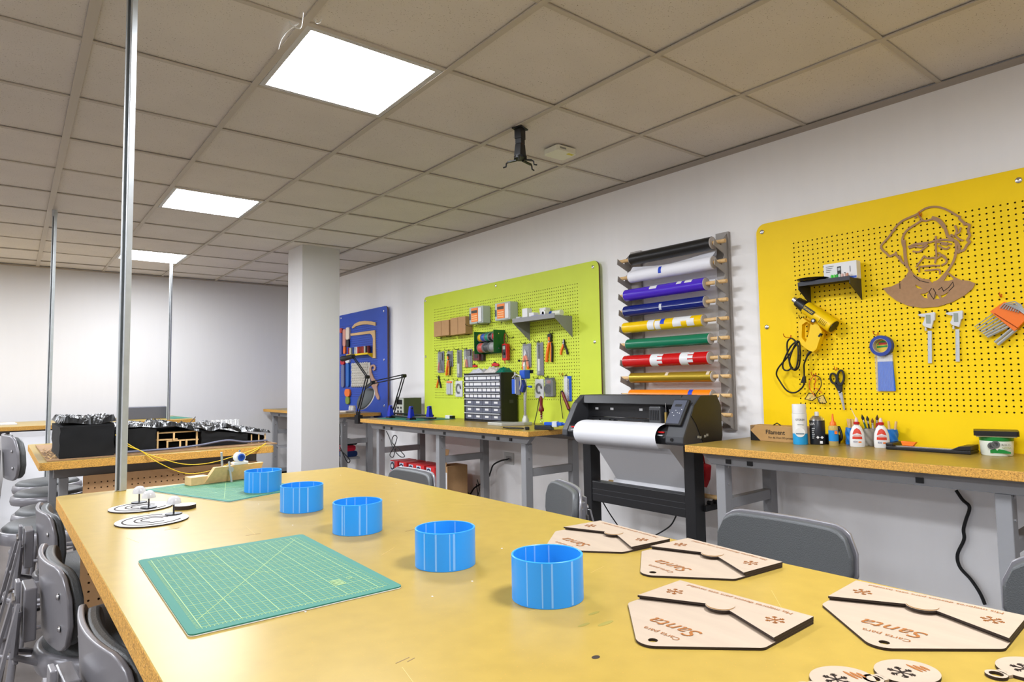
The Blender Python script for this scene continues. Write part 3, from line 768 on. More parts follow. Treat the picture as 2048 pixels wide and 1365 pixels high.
M_YW = mat('yellow_wire', (226,188,20), .4)
for k, lab in enumerate(['upper yellow wire hanging over the front edge of the second table', 'lower yellow wire hanging over the front edge of the second table']):
    d = k*.022
    wire('yellow_wire', lab, [(.452,3.572,ZT+.105), (.50,3.555,ZT+.06-.01*k), (.555,3.535,ZT+.022), (.62,3.505,ZT-.012-d), (.74,3.49,ZT-.055-2.0*d), (.86,3.49,ZT-.058-1.8*d), (1.0,3.50,ZT-.03-d), (1.10,3.52,ZT-.004-.3*d), (1.16,3.58,ZT+.012)], .0022, M_YW, group='yellow wires')
# white printed peg stand at the end
t = thing('peg_stand', 'white 3D-printed stand with many upright pegs at the end of the second table', 'stand', (1.13, 4.30, ZT+.0072))
MB().box(-.10, .105, -.10, .06, 0, .022).build('base', M_WHITE, t, bevel=.004)
MB().box(-.085, .09, -.085, .045, .0222, .034).build('step', M_WHITE, t, bevel=.003)
for i in range(6):
    for j in range(2):
        MB().lathe([(.008,0),(.006,.004),(.006,.066),(.008,.068),(.008,.074)], (-.07+.028*i+.008*j, -.065+.085*j, .0343), 10).build('peg', M_WHITE, t, smooth=SM)

# ================================================================= farthest table
t = thing('grey_cabinet', 'dark grey flat-fronted metal box on the farthest table', 'box', (1.18, 7.62, ZT+.0005), R_(-8))
MB().box(-.20, .24, 0, .28, 0, .125).build('case', mat('slate_metal', (84,86,96), .5), t, bevel=.004)
MB().box(-.205, -.2005, -.002, .28, 0, .128).build('edge_strip', M_GALV, t); MB().box(.2405, .2455, -.002, .28, 0, .128).build('edge_strip', M_GALV, t)
t = thing('cutting_mat', 'green cutting mat on the right end of the farthest table', 'mat', (1.50, 7.66, ZT+.0005), .1)
MB().prism(rrect(-.10, .10, -.30, .30, .01), 0, .003).build('sheet', M_GREENM, t)
t = thing('paper_stack', 'low stack of white sheets at the left end of the farthest table', 'paper', (.0, 7.75, ZT+.0005), .05)
for k in range(3): MB().box(-.14+.01*k, .16, -.2, .15, .004*k, .004*k+.0038).build('sheet', M_PAPER, t)
t = thing('blue_tool', 'small blue and white tool on the farthest table behind the black model', 'tool', (.66, 7.55, ZT+.0005), .2)
MB().box(-.05, .05, -.02, .02, 0, .03).build('body', M_BLUEP, t, bevel=.006); MB().cyl((.05, 0, .015), (.10, 0, .015), .01, n=12).build('nozzle', M_WHITE, t)
t = thing('white_board', 'big white board leaning against the front of the farthest table', 'board', (.33, 6.98, 0), 0)
MB().hexa([(-.30,-.10,0),(.62,-.10,0),(.62,-.085,0),(-.30,-.085,0)], [(-.22,.13,.85),(.62,.13,.85),(.62,.145,.85),(-.22,.145,.85)]).build('panel', M_PAPER, t)
MB().box(-.21, .62, .118, .129, .80, .85).build('top_fold', M_PAPER, t)

# ================================================================= green board
G = lambda x, y: (840+x/4.55, 560+y/4.55)
ZG = .907
M_HOOK = mat('dark_hook_wire', (52,48,44), .4, metal=.6)
def hook(board, px, py, L=.07, m=None):
    x, z = LW(board, px, py)
    mb = MB().tube([(x, .004, z+.012), (x, -.004, z+.012), (x, -.006, z), (x, -L*.7, z), (x, -L*.92, z+.006), (x, -L, z+.018)], .0022, 6)
    if m is None: mb.tube([(x-.012, -.004, z+.003), (x+.012, -.004, z+.003)], .0022, 6)
    mb.build('peg_hook', m or M_HOOK, board, smooth=1.)
def W_(name, label, cat, x0, y0, x1, y1, Zf, off=.0, group=None):   # thing whose origin is the top-left corner of a measured rectangle; returns thing, width, height
    t = wthing(name, label, cat, *Zf(x0, y0), off, group)
    x, z = LW(t, *Zf(x1, y1)); return t, x, -z
def boxed(name, label, cat, x0, y0, x1, y1, depth, m, Zf, bevel=.002, group=None):
    # front face measured at its own distance out of the board
    t = wthing(name, label, cat, *Zf(x0, y1), depth, group); x, z = LW(t, *Zf(x1, y0))
    MB().box(0, x, 0, depth-.0006, 0, z).build('body', m, t, bevel=bevel); return t, x, z
for k, (a, b, c, d) in enumerate([(127,362,262,520), (277,330,412,505)]):
    t, x, z = boxed('cardboard_box', ['left', 'right'][k]+' one of two plain brown cardboard boxes on the green board', 'box', a, b, c, d, .075, M_CARD, G, group='cardboard boxes')
    MB().box(x*.48, x*.52, -.0006, -.0001, .004, z-.004).build('lid_seam', mat('cardboard_seam', (150,112,74), .8), t)
for (x, y) in ((175,530), (262,515), (335,505), (430,495)): hook(gb, *G(x+20, y+5), L=.06)
for k, (a, b, c, d) in enumerate([(447,232,570,408), (680,192,818,378)]):
    t, x, z = boxed('parts_case', ['left', 'right'][k]+' one of two clear plastic parts cases with an orange card on the green board', 'case', a, b, c, d, .085, M_FROST, G, .008, 'clear parts cases')
    MB().box(x*.18, x*.66, -.003, -.0008, z*.12, z*.92).build('orange_card', mat('orange_card_print', (246,132,48), .5), t)
    MB().box(x*.20, x*.62, -.0042, -.0032, z*.62, z*.78).build('title_strip', mat('dark_print', (60,56,50), .5), t)
    for r in range(3): MB().box(x*.22, x*.60, -.0042, -.0032, z*(.20+.12*r), z*(.24+.12*r)).build('print_line', mat('cream_print', (250,214,160), .5), t)
    MB().box(x*.04, x*.12, -.004, -.0008, z*.25, z*.62).build('latch', mat('slate_latch', (60,72,76), .4), t)
    MB().box(x*.70, x*.93, -.006, -.0008, z*.08, z*.9).build('white_lid_rib', M_WHITE, t, bevel=.003)
for (x, y) in ((515,425), (625,410), (745,395)): hook(gb, *G(x, y), L=.12)
# grey shelf
t = wthing('shelf', 'small grey metal shelf full of white bottles on the green board', 'shelf', *G(1385, 330), 0, None)
xl, zl = LW(t, *G(998, 395)); D = .17
MB().box(xl, 0, -D, -.0005, -.006, 0).build('tray', M_STEEL, t)
MB().box(xl, 0, -D-.004, -D-.0005, -.02, .012).build('front_lip', M_STEEL, t)
for x in (xl, -.003):
    MB().prism([(-D, -.006), (-D, -.022), (-.0006, -.155), (-.0006, -.006)], x, x+.003, lambda u, v, h: (h, u, v)).build('side_bracket', M_STEEL, t)
def shelf_item(name, label, cat, fx, fy, build, grp=None):
    Y = t['pY']-(xl*fx); tt = thing(name, label, cat, (t['pX']-D*fy, Y, t['pZ']+.0006), -math.pi/2, grp); build(tt)
def bx_(w, d, h, m, nm='body', bev=.003):
    return lambda tt: MB().box(-w/2, w/2, -d/2, d/2, 0, h).build(nm, m, tt, bevel=bev)
shelf_item('white_box', 'tall white box at the left end of the grey shelf', 'box', .80, .62, bx_(.06, .05, .085, M_WHITE))
shelf_item('white_box', 'low white box in the middle of the grey shelf', 'box', .62, .66, bx_(.055, .05, .045, M_WHITE))
shelf_item('white_box', 'small grey tub at the far left corner of the grey shelf', 'box', .93, .75, bx_(.045, .04, .026, mat('pale_grey', (190,192,196), .4)))
shelf_item('white_box', 'white box at the back of the grey shelf', 'box', .52, .25, bx_(.07, .05, .08, mat('off_white', (226,224,220), .5)))
shelf_item('flat_pack', 'flat pink and blue packet along the front of the grey shelf', 'packet', .42, .86, bx_(.14, .03, .018, mat('printed_packet', (150,150,196), .5, var=.3, vs=60)))
def _bot(tt):
    MB().cyl((-.04, 0, .022), (-.012, 0, .022), .0215, n=18).build('blue_cap', M_BLUEP, tt, smooth=SM); MB().cyl((-.0115, 0, .022), (.075, 0, .022), .0215, n=18).build('bottle_body', mat('cream_plastic', (224,226,206), .4), tt, smooth=SM)
shelf_item('bottle', 'white bottle with blue cap lying on the grey shelf', 'bottle', .20, .5, _bot)
def _roll(tt): MB().lathe([(.012,-.018),(.024,-.018),(.024,.018),(.012,.018),(.012,-.018)], (0, 0, .0245), 22, (0,1,0)).build('roll', M_WHITE, tt, smooth=SM)
shelf_item('tape_roll', 'small white roll standing on the grey shelf', 'tape', .30, .82, _roll)
# wire spool rack
t = wthing('spool_rack', 'green wall rack holding coloured wire spools', 'rack', *G(775, 458), 0)
x0, z0 = LW(t, *G(590, 640)); x0 = -.27; zb = -.185; D = .12; M_GR = mat('green_acrylic', (10,96,44), .35)
MB().box(-.004, 0, -D, -.0006, zb, 0).build('side_plate', M_GR, t); MB().box(x0, x0+.004, -D, -.0006, zb, 0).build('side_plate', M_GR, t)
MB().box(x0+.0045, -.0045, -.006, -.0006, zb, 0).build('back_plate', M_GR, t)
for (y, z) in ((-.06, -.05), (-.062, -.135)): MB().cyl((x0+.0045, y, z), (-.0045, y, z), .005, n=10).build('dowel', M_GALV, t)
for (z) in (-.03, -.15): MB().cyl((.0005, -.07, z), (.003, -.07, z), .005, n=10).build('screw', M_CHROME, t)
def spool(x, w_, r, col, nm, z, y):
    Y = t['pY']-x; tt = thing('wire_spool', nm, 'spool', (t['pX']+y, Y, t['pZ']+z), -math.pi/2, 'wire spools'); m = mat('wire_%d_%d_%d' % col, col, .4)
    MB().lathe([(.0056,0),(r,0),(r,.002),(.0056,.002),(.0056,0)], (-w_/2,0,0), 24, (1,0,0)).build('flange', mat('spool_flange', (150,150,150), .4), tt, smooth=SM)
    MB().lathe([(.0056,0),(r,0),(r,.002),(.0056,.002),(.0056,0)], (w_/2-.002,0,0), 24, (1,0,0)).build('flange', mat('spool_flange', (150,150,150), .4), tt, smooth=SM)
    MB().lathe([(.0056,.0022),(r*.88,.0022),(r*.92,w_/2),(r*.88,w_-.0022),(.0056,w_-.0022),(.0056,.0022)], (-w_/2,0,0), 24, (1,0,0)).build('wound_wire', m, tt, smooth=SM)
for k, (c, n) in enumerate([((226,190,20),'yellow'), ((40,84,180),'blue'), ((30,140,110),'green'), ((24,24,26),'black'), ((206,34,38),'red')]):
    spool(x0+.03+.05*k, .044, .036, c, 'small %s wire spool in the upper row of the green rack' % n, -.05, -.06)
for k, (c, n) in enumerate([((200,84,76),'reddish'), ((70,72,74),'grey'), ((150,152,150),'silver')]):
    spool(x0+.05+.08*k, .068, .044, c, 'large %s wire spool in the lower row of the green rack' % n, -.135, -.062)
# multimeter
t = wthing('multimeter', 'red digital multimeter hanging from its leads on the green board', 'multimeter', *G(795, 735), .02)
w_, h = .062, .135
MB().prism(rrect(-w_/2, w_/2, 0, h, .014), .0, .03, fw).build('body', M_RED, t, bevel=.003)
MB().prism(rrect(-w_*.36, w_*.30, .02, h-.012, .006), .0305, .032, fw).build('face_plate', mat('meter_face', (70,72,76), .4), t)
MB().box(-w_*.28, w_*.22, -.0335, -.0322, h*.66, h*.86).build('display', mat('lcd', (170,186,168), .3), t)
MB().cyl((-.003, -.0322, h*.42), (-.003, -.040, h*.42), .013, n=20).build('dial', M_BLACK, t)
wire('red_lead', '', [(-.01, -.02, h), (-.012, -.02, h+.05), (.0, -.02, h+.085)], .0022, M_RED, par=t); wire('black_lead', '', [(.016, -.02, h), (.03, -.02, h+.03), (.022, -.02, h+.07), (.0, -.02, h+.085)], .0026, M_BLACK, par=t)
MB().cyl((-.02, -.012, -.001), (-.012, -.012, -.03), .004, .002, n=8).build('probe', M_RED, t)
hook(gb, *G(850, 530), L=.06); hook(gb, *G(858, 640), L=.04)

# hand tools -------------------------------------------------------
def strip(t, nm, pts, w_, h0, h1, m): mb = MB(); ribbon(mb, pts, w_, h0, h1, fw); return mb.build(nm, m, t, bevel=.0015)
def pliers(t, s, cl, cr, oy=.004, ang=.26, jaw=.3):
    # origin at the pivot; handles down, jaws up; s = overall length
    j = s*jaw; hl = s-j
    for sg, m in ((-1, cl), (1, cr)):
        a = sg*ang
        MB().prism([(0, .1*j), (sg*.10*s, 0), (sg*.07*s, j*.55), (sg*.012*s, j), (0, j)], oy, oy+.009, fw).build('jaw', M_CHROME if m is not M_BLACK else M_BLACKM, t)
        pts = [(sg*.03*s, 0), (sg*.10*s, -hl*.25), (sg*.03*s+math.sin(a)*hl*.75, -hl*.6), (sg*.02*s+math.sin(a)*hl, -hl)]
        strip(t, 'handle', [p[:2] for p in smoothpath([(p[0], p[1], 0) for p in pts], 4)], .085*s+.004, oy-.001, oy+.011, m)
    MB().cyl((0, -oy-.0092, .1*j), (0, -oy-.012, .1*j), .05*s, n=14).build('pivot', M_CHROME, t)
def stripper(t, s, mdark=M_BLACK):
    # automatic wire stripper: chunky head on top, two long handles
    MB().prism([(-.075*s, -.02*s), (.075*s, -.02*s), (.10*s, .22*s), (.02*s, .27*s), (-.10*s, .24*s)], .004, .022, fw).build('head', M_BLACK, t, bevel=.002)
    MB().prism([(-.05*s, .02*s), (.05*s, .02*s), (.035*s, .15*s), (-.035*s, .15*s)], .0222, .026, fw).build('head_insert', M_ORANGE, t)
    strip(t, 'handle', [(-.03*s, -.03*s), (-.09*s, -.2*s), (-.17*s, -.5*s), (-.20*s, -.72*s)], .085*s, .006, .022, M_ORANGE)
    strip(t, 'handle', [(.04*s, -.03*s), (.07*s, -.2*s), (.06*s, -.5*s), (.05*s, -.72*s)], .05*s, .006, .022, M_ORANGE)
    strip(t, 'handle_grip', [(.085*s, -.05*s), (.115*s, -.2*s), (.105*s, -.5*s), (.09*s, -.73*s)], .045*s, .006, .021, mdark)
    MB().cyl((0, -.023, -.02*s), (0, -.027, -.02*s), .03*s, n=12).build('pivot', M_CHROME, t)
M_CARDG = mat('grey_backing_card', (128,130,134), .5)
def pack(name, label, x0, y0, x1, y1, tool, cat='tool', cardm=None, off=.004, grp=None):
    t, w_, h = W_(name, label, cat, x0, y0, x1, y1, G, off, grp)
    MB().prism([(0, -h), (w_, -h), (w_, 0), (w_*.62, 0), (w_*.5, -h*.035), (w_*.38, 0), (0, 0)], 0, .002, fw).build('backing_card', cardm or M_CARDG, t)
    tool(t, w_, h)
    MB().prism(rrect(w_*.06, w_*.94, -h*.97, -h*.1, .006), .020, .0215, fw).build('blister', M_CLEAR, t)
    hook(gb, *G(x0-4+(x1-x0)*.35, y0-4), L=.05); return t
def sub(t, x, z, fn):                  # tool built around a point of its pack
    n0 = set(o.name for o in t.children); fn(t)
    for o in t.children:
        if o.name not in n0: o.location = (x, -.003, z)
pack('cable_cutter_pack', 'red and black cutter in a blister pack at the left of the green board', 165, 655, 222, 845,
     lambda t, w_, h: (sub(t, w_*.45, -h*.5, lambda q: pliers(q, .11, M_RED, M_BLACK)), MB().box(w_*.4, w_*.8, -.014, -.003, -h*.4, -h*.08).build('insert', mat('insert_card', (96,98,102), .5), t)))
pack('wire_stripper_pack', 'orange wire stripper in a narrow pack at the left of the green board', 250, 650, 302, 790, lambda t, w_, h: sub(t, w_*.5, -h*.55, lambda q: stripper(q, .20)))
def pen(t, w_, h, top=M_BLACK):
    MB().cyl((w_*.45, -.010, -h*.08), (w_*.45, -.010, -h*.5), .008, n=12).build('pen_cap', top, t)
    MB().cyl((w_*.45, -.010, -h*.5), (w_*.45, -.010, -h*.86), .009, n=12).build('pen_body', M_WHITE, t)
    MB().cyl((w_*.45, -.010, -h*.86), (w_*.45, -.010, -h*.95), .0095, n=12).build('pen_end', mat('grey_end', (150,152,156), .4), t)
pack('solder_sucker_pack', 'white and black solder sucker in a long pack left of the drawer cabinet', 338, 640, 384, 888, pen)
def cutters(t, w_, h):
    sub(t, w_*.35, -h*.55, lambda q: pliers(q, .10, M_YEL, M_RED)); MB().box(w_*.35, w_*.9, -.012, -.0025, -h*.35, -h*.05).build('insert', mat('dark_insert', (70,58,60), .5), t)
pack('pliers_pack', 'yellow and red pliers in a pack under the spool rack', 402, 635, 478, 795, cutters)
t, x, z = boxed('tool_box', 'dark red printed box under the spool rack', 'box', 482, 645, 535, 738, .05, mat('maroon_box', (104,44,50), .5, var=.3, vs=40), G)
MB().box(x*.3, x*.8, -.0015, -.0004, z*.25, z*.8).build('window', mat('dark_window', (54,48,50), .3), t)
t, x, z = boxed('tool_box', 'dark box half hidden behind the maroon box under the spool rack', 'box', 545, 660, 572, 738, .03, mat('brown_black_box', (58,44,44), .5), G)
pack('orange_pliers_pack', 'orange handled pliers in a grey blister pack on the green board', 935, 585, 1015, 795, lambda t, w_, h: sub(t, w_*.42, -h*.5, lambda q: pliers(q, .155, M_ORANGE, M_ORANGE)))
pack('solder_sucker_pack', 'long white desoldering pump in a grey pack beside the orange strippers', 1062, 572, 1128, 870, pen)
t = wthing('wire_stripper', 'big orange and black wire stripper hanging under the grey shelf', 'tool', *G(1195, 560), .0); stripper(t, .215); hook(gb, *G(1210, 490), L=.035)
t = wthing('side_cutters', 'small orange and black cutters hanging at the right of the green board', 'tool', *G(1318, 585), .0); pliers(t, .115, M_ORANGE, M_BLACK, ang=.45, jaw=.33); hook(gb, *G(1318, 575), L=.03)
t = wthing('side_cutters', 'small orange and black cutters hanging at the lower left of the green board', 'tool', *G(178, 905), .0); pliers(t, .115, M_ORANGE, M_BLACK, ang=.4); hook(gb, *G(178, 890), L=.03)
def blades(t, w_, h):
    MB().box(w_*.12, w_*.75, -.014, -.003, -h*.95, -h*.2).build('grey_block', mat('light_grey_plastic', (186,188,194), .4), t); MB().box(w_*.05, w_*.9, -.010, -.003, -h*.16, -h*.04).build('orange_header', M_ORANGE, t)
pack('tip_pack', 'white packet with an orange header left of the drawer cabinet', 245, 920, 300, 1045, blades, cardm=M_WHITE)
def coil(t, w_, h):
    for r in (.8, .62):
        pts = [(w_*.45+w_*.42*r*math.cos(i*.25), -.006, -h*.5+w_*.5*r*math.sin(i*.25)) for i in range(22)]
        MB().tube(pts, .004, 6).build('black_coil', M_BLACK, t, smooth=1.)
pack('cable_pack', 'black coiled cable on a white card left of the drawer cabinet', 325, 920, 388, 1065, coil, cardm=M_PAPER)
pack('cable_pack', 'black coiled cable on a white card right of the drill stand', 1050, 905, 1128, 1078, coil, cardm=M_PAPER)
def roll(t, w_, h):
    for k in range(2): MB().box(w_*(.9+.12*k), w_*(1.0+.12*k), -.03, -.002, -h*.95, -h*(.1+.06*k)).build('spare_card', M_CARDG, t)
    MB().lathe([(.016,0),(.037,0),(.037,.018),(.016,.018),(.016,0)], (w_*.42, -.003, -h*.6), 26, (0,-1,0)).build('tape_coil', mat('graphite_tape', (60,62,64), .35), t, smooth=SM)
    MB().box(w_*.2, w_*.6, -.004, -.0022, -h*.3, -h*.14).build('brand_patch', mat('dull_red_patch', (150,84,72), .5), t)
pack('tape_pack', 'grey roll of heat tape in a dark blister pack on the green board', 1138, 892, 1228, 1065, roll, cardm=mat('dark_card', (92,94,98), .5))
def cells(t, w_, h):
    MB().box(w_*.45, w_, -.0035, -.0022, -h, 0).build('blue_print', M_BLUEP, t)
    for k in range(8): MB().cyl((w_*.62, -.0036, -h*(.16+.105*k)), (w_*.62, -.0085, -h*(.16+.105*k)), w_*.14, n=14).build('coin_cell', M_CHROME, t)
pack('battery_card', 'blue and white card of coin batteries at the right of the green board', 1312, 878, 1384, 1105, cells, 'battery', M_PAPER)
t = wthing('red_clip', 'red spring clip above the drawer cabinet on the green board', 'clip', *G(695, 772), 0)
MB().prism([(-.045,-.012),(.04,-.014),(.048,0),(.02,.012),(-.02,.016),(-.05,.004)], .001, .016, fw).build('jaw', M_RED, t, bevel=.003); MB().prism([(-.03,.016),(.0,.014),(-.01,.026)], .002, .012, fw).build('lever', M_BLACK, t)
t = wthing('red_clip', 'small red clip just left of the drawer cabinet top', 'clip', *G(505, 785), 0)
MB().prism([(-.03,-.01),(.03,-.008),(.034,.006),(-.02,.012)], .001, .014, fw).build('jaw', M_RED, t, bevel=.002); MB().prism([(-.02,.012),(.0,.011),(-.008,.022)], .002, .01, fw).build('lever', M_BLACK, t)

# ================================================================= vinyl roll rack on the wall
RA = lambda x, y: (1220+x/6.823, 460+y/6.823)
RB = lambda x, y: (1220+x/6.823, 640+y/6.823)
M_RACK = mat('rack_acrylic', (158,152,146), .35)
XR = W-.02
RY = wp(1264, 640, XR)[0]
t = thing('vinyl_rack', 'grey wall rack of notched side plates holding coloured vinyl rolls', 'rack', (XR, RY, .86), -math.pi/2); rack = t
rack['pX'] = XR; rack['pY'] = RY; rack['pZ'] = .86
xr = LW(rack, 1459, 640)[0]; xl = 0.0
RPX = [(1264,1425,503), (1262,1427,540), (1253,1412,580), (1252,1412,614), (1250,1408,649), (1257,1421,684), (1252,1420,720), (1264,1426,755), (1263,1425,791), (1260,1425,827)]
RZ = [wp((a+b)/2, y, XR-.085)[1]-.86 for a, b, y in RPX]
MB().box(xl, xl+.085, .0, .0195, RZ[-1]-.09, RZ[0]+.07).build('back_strip', M_RACK, rack)
MB().box(xr-.07, xr+.012, .0, .0195, RZ[-1]-.09, RZ[0]+.07).build('back_strip', M_RACK, rack)
for x in (xl, xr):
    out = [(-.001, RZ[0]+.06)]
    for z in RZ:
        out += [(-.05, z+.018), (-.062, z-.017), (-.10, z-.006), (-.128, z+.012), (-.134, z-.024), (-.035, z-.062), (-.030, z-.074)]
    out += [(-.001, RZ[-1]-.085)]
    MB().prism(out, x, x+.004, lambda u, v, h: (h, u, v)).build('notched_side', M_RACK, rack)
ROLLS = [('black', (22,22,22), .30, .5), ('white', (238,238,244), .5, .5), ('violet', (74,40,190), .2, .6), ('navy blue', (12,30,110), .2, .6), ('yellow', (240,196,0), .25, .55),
         ('green', (8,112,78), .25, .55), ('red', (196,12,16), .22, .6), ('gold', (176,148,44), .3, .5), ('orange', (252,134,10), .28, .55)]
M_CORE = mat('card_core', (206,200,196), .7)
RL_ = []
for k, (n, c, ro, _s) in enumerate(ROLLS):
    z = .86+RZ[k]; y = -.085
    r = [.038, .038, .038, .036, .035, .034, .039, .032, .034][k]
    xa = LW(rack, RPX[k][0], RPX[k][2]+8, .085)[0]; xb = LW(rack, RPX[k][1], RPX[k][2]-8, .085)[0]
    t = thing('vinyl_roll', 'roll of %s vinyl on the wall rack' % n, 'vinyl roll', (XR+y, RY, z), -math.pi/2, 'vinyl rolls on the rack')
    m = mat('vinyl_'+n.replace(' ', '_'), c, ro, metal=.55 if n == 'gold' else 0, spec=.6)
    MB().lathe([(r, xa), (r, xb)], n=36, axis=(1,0,0)).build('vinyl', m, t, smooth=1., fix=True)
    MB().lathe([(.016, xa-.004), (r-.002, xa-.004), (r-.002, xb+.004), (.016, xb+.004)], n=30, axis=(1,0,0)).build('paper_core', M_CORE, t, smooth=.6)
    MB().cyl((-.03, 0, 0), (xr+.045, 0, 0), .0115, n=14).build('dowel', M_WOOD, t, smooth=SM)
    def patch(xc, w_, a0, a1, m_, nm, rr=.0006):
        N = 10; vs = []; fs = []
        for i in range(N+1):
            a = math.radians(a0+(a1-a0)*i/N); y_, z_ = -math.cos(a)*(r+rr), math.sin(a)*(r+rr)
            vs += [(xc-w_/2, y_, z_), (xc+w_/2, y_, z_)]
        for i in range(N): fs.append((2*i, 2*i+1, 2*i+3, 2*i+2))
        return MB().add(vs, fs).build(nm, m_, t, smooth=1., fix=False)
    Lr = xb-xa
    M_TAPEB = mat('blue_tape', (22,66,196), .5)
    if n == 'black': [patch(xa+Lr*f, .014, 60, 100, M_WHITE, 'tape_tab') for f in (.06, .5, .96)]
    if n == 'white':
        patch(xa+Lr*.42, .022, -20, 45, M_TAPEB, 'blue_tape'); vs = []; fs = []
        for i in range(21):
            u = i/20; xx = xa+Lr*u; bow = .012+.028*abs(2*u-.85)**1.5
            vs += [(xx, -.01, r*.9), (xx, .02+.02*u, r*.9+bow), (xx, .035, r*.7+bow*.4)]
        for i in range(20): fs += [(3*i, 3*i+3, 3*i+4, 3*i+1), (3*i+1, 3*i+4, 3*i+5, 3*i+2)]
        MB().add(vs, fs).build('loose_flap', mat('vinyl_white', c), t, smooth=1., fix=False)
    if n == 'violet': patch(xa+Lr*.40, .055, 20, 62, M_WHITE, 'white_print'); patch(xa+Lr*.72, .035, 30, 80, M_WHITE, 'white_print'); patch(xa+Lr*.83, .05, 30, 80, M_WHITE, 'white_print')
    if n == 'navy blue': patch(xa+Lr*.5, .018, -30, 30, mat('clear_tape', (200,204,210), .3), 'clear_tape'); patch(xa+Lr*.5, Lr, -6, -3, mat('white_edge', (200,208,230), .4), 'sheet_edge')
    if n == 'yellow':
        patch(xa+Lr*.39, .05, -50, 70, M_WHITE, 'white_print'); patch(xa+Lr*.48, .04, -55, 40, M_WHITE, 'white_print'); patch(xa+Lr*.54, .03, 0, 70, M_TAPEB, 'blue_tape')
        patch(xa+Lr*.72, .06, -40, 70, M_WHITE, 'white_print'); patch(xa+Lr*.80, .09, 10, 75, M_WHITE, 'white_print'); patch(xa+Lr*.88, .05, -45, 30, M_WHITE, 'white_print')
    if n == 'red':
        for f in (.40, .75):
            patch(xa+Lr*f, .055, -70, 80, M_WHITE, 'white_letter')
            for a in (38, 2, -34): patch(xa+Lr*f+.045, .04, a, a+26, M_WHITE, 'white_letter')
    if n == 'gold': patch(xa+Lr*.49, .022, 20, 70, mat('masking_tape', (214,196,168), .5), 'masking_tape'); patch(xa+Lr*.97, .02, 20, 70, mat('masking_tape', (214,196,168), .5), 'masking_tape')
    if n == 'orange': patch(xa+Lr*.78, .028, -40, 75, M_TAPEB, 'blue_tape')
t = thing('wooden_dowel', 'bare wooden dowel on the lowest notch of the vinyl rack', 'dowel', (XR-.085, RY, .86+RZ[9]), -math.pi/2)
MB().cyl((-.03, 0, 0), (xr+.045, 0, 0), .0115, n=14).build('rod', M_WOOD, t, smooth=SM)

# ================================================================= yellow board
Y1 = lambda x, y: (1500+x/4.875, 400+y/4.875)
Y2 = lambda x, y: (1740+x/3.792, 380+y/3.792)
Y3 = lambda x, y: (1520+x/5.934, 600+y/5.934)
M_OHOOK = mat('orange_hook', (206,92,24), .4)
# portrait: a laser-cut MDF face
t = wthing('portrait_cutout', 'laser-cut brown fibreboard portrait of a stern man with bushy side hair', 'artwork', *Y2(430, 560), .003)
L2 = lambda p: LW(t, *Y2(*p))
strokes = [
 (11, [(360,185),(300,210),(240,240),(190,290),(150,350),(110,395),(85,425),(95,455),(125,480),(150,505),(185,490),(205,500),(222,520),(245,550),(265,565)]),
 (10, [(350,190),(390,160),(430,138),(490,128),(550,138),(610,165),(660,195),(690,208)]),
 (12, [(675,215),(720,255),(755,268),(745,310),(757,345),(740,380),(757,395),(735,420),(715,455),(690,465),(665,478)]),
 (11, [(395,230),(350,260),(310,285),(280,310),(258,340),(246,380),(252,420),(264,450),(268,500),(276,550),(302,610),(340,655),(400,682),(455,687)]),
 (16, [(258,380),(264,450),(270,520),(285,590)]),
 (12, [(650,385),(656,430),(652,480),(635,540),(600,600),(570,640),(520,690),(480,706)]),
 (14, [(470,208),(520,225),(560,268),(580,320),(595,355),(645,388)]), (9, [(365,180),(378,205),(398,232)]), (9, [(395,232),(430,236),(475,222),(520,240),(560,290)]),
 (9, [(290,435),(340,412),(400,404),(445,398)]), (13, [(330,415),(400,408),(440,402)]), (10, [(450,400),(500,385),(540,378),(600,380),(640,386)]),
 (9, [(300,442),(340,430),(380,436),(415,425),(435,402)]), (8, [(325,465),(370,472),(410,446),(440,420)]), (12, [(395,415),(425,405),(438,412)]),
 (8, [(508,395),(560,402),(622,412)]), (9, [(520,420),(555,445),(590,447),(602,430)]), (8, [(540,410),(590,420)]),
 (9, [(500,350),(500,440),(505,500),(494,556)]), (9, [(410,502),(440,520),(480,515),(510,520),(550,495),(582,530),(576,556),(545,572)]),
 (8, [(415,500),(385,540),(350,586)]), (9, [(370,585),(420,580),(480,575),(532,576)]), (8, [(375,625),(372,590)]), (8, [(415,612),(470,608),(526,605),(532,640)]),
 (8, [(520,475),(560,510),(585,530)]), (9, [(645,270),(660,310),(650,345),(680,375),(710,385)]), (8, [(690,285),(680,320),(655,335)]), (10, [(640,385),(665,400),(680,440),(668,470)]),
 (7, [(340,215),(355,205)]), (7, [(170,325),(195,300)]), (7, [(700,240),(720,270)]), (7, [(640,360),(620,340),(612,355)]), (8, [(195,470),(205,500)]), (8, [(225,500),(245,548),(260,552)])]
for si, (w_, pts) in enumerate(strokes):
    p = [L2(q) for q in pts]; p = [(v.x, v.y) for v in smoothpath([(a, b, 0) for a, b in p], 3)]
    mb = MB(); ribbon(mb, p, w_*.00075+.0008, 0, .003+.00004*si, fw); mb.build('cut_line', M_MDF, t, fix=False)
bust = [(300,608),(270,660),(225,705),(160,735),(100,746),(130,785),(200,840),(290,880),(400,896),(520,886),(630,850),(720,800),(780,750),(800,710),(750,690),(690,685),(640,660),(585,618),(572,642),(520,693),(480,710),(455,692),(400,688),(345,668),(318,640)]
holes = [[(382,790),(420,786),(452,768),(432,798),(440,826),(410,818)], [(345,720),(378,736),(400,752),(365,748),(350,738)], [(490,826),(508,790),(530,826)], [(536,802),(562,796),(602,772),(574,806),(545,820)], [(592,640),(640,678),(600,690),(560,690)]]
MB().prism([L2(p) for p in bust], 0, .003, fw, [[L2(p) for p in h] for h in holes]).build('bust', M_MDF, t)
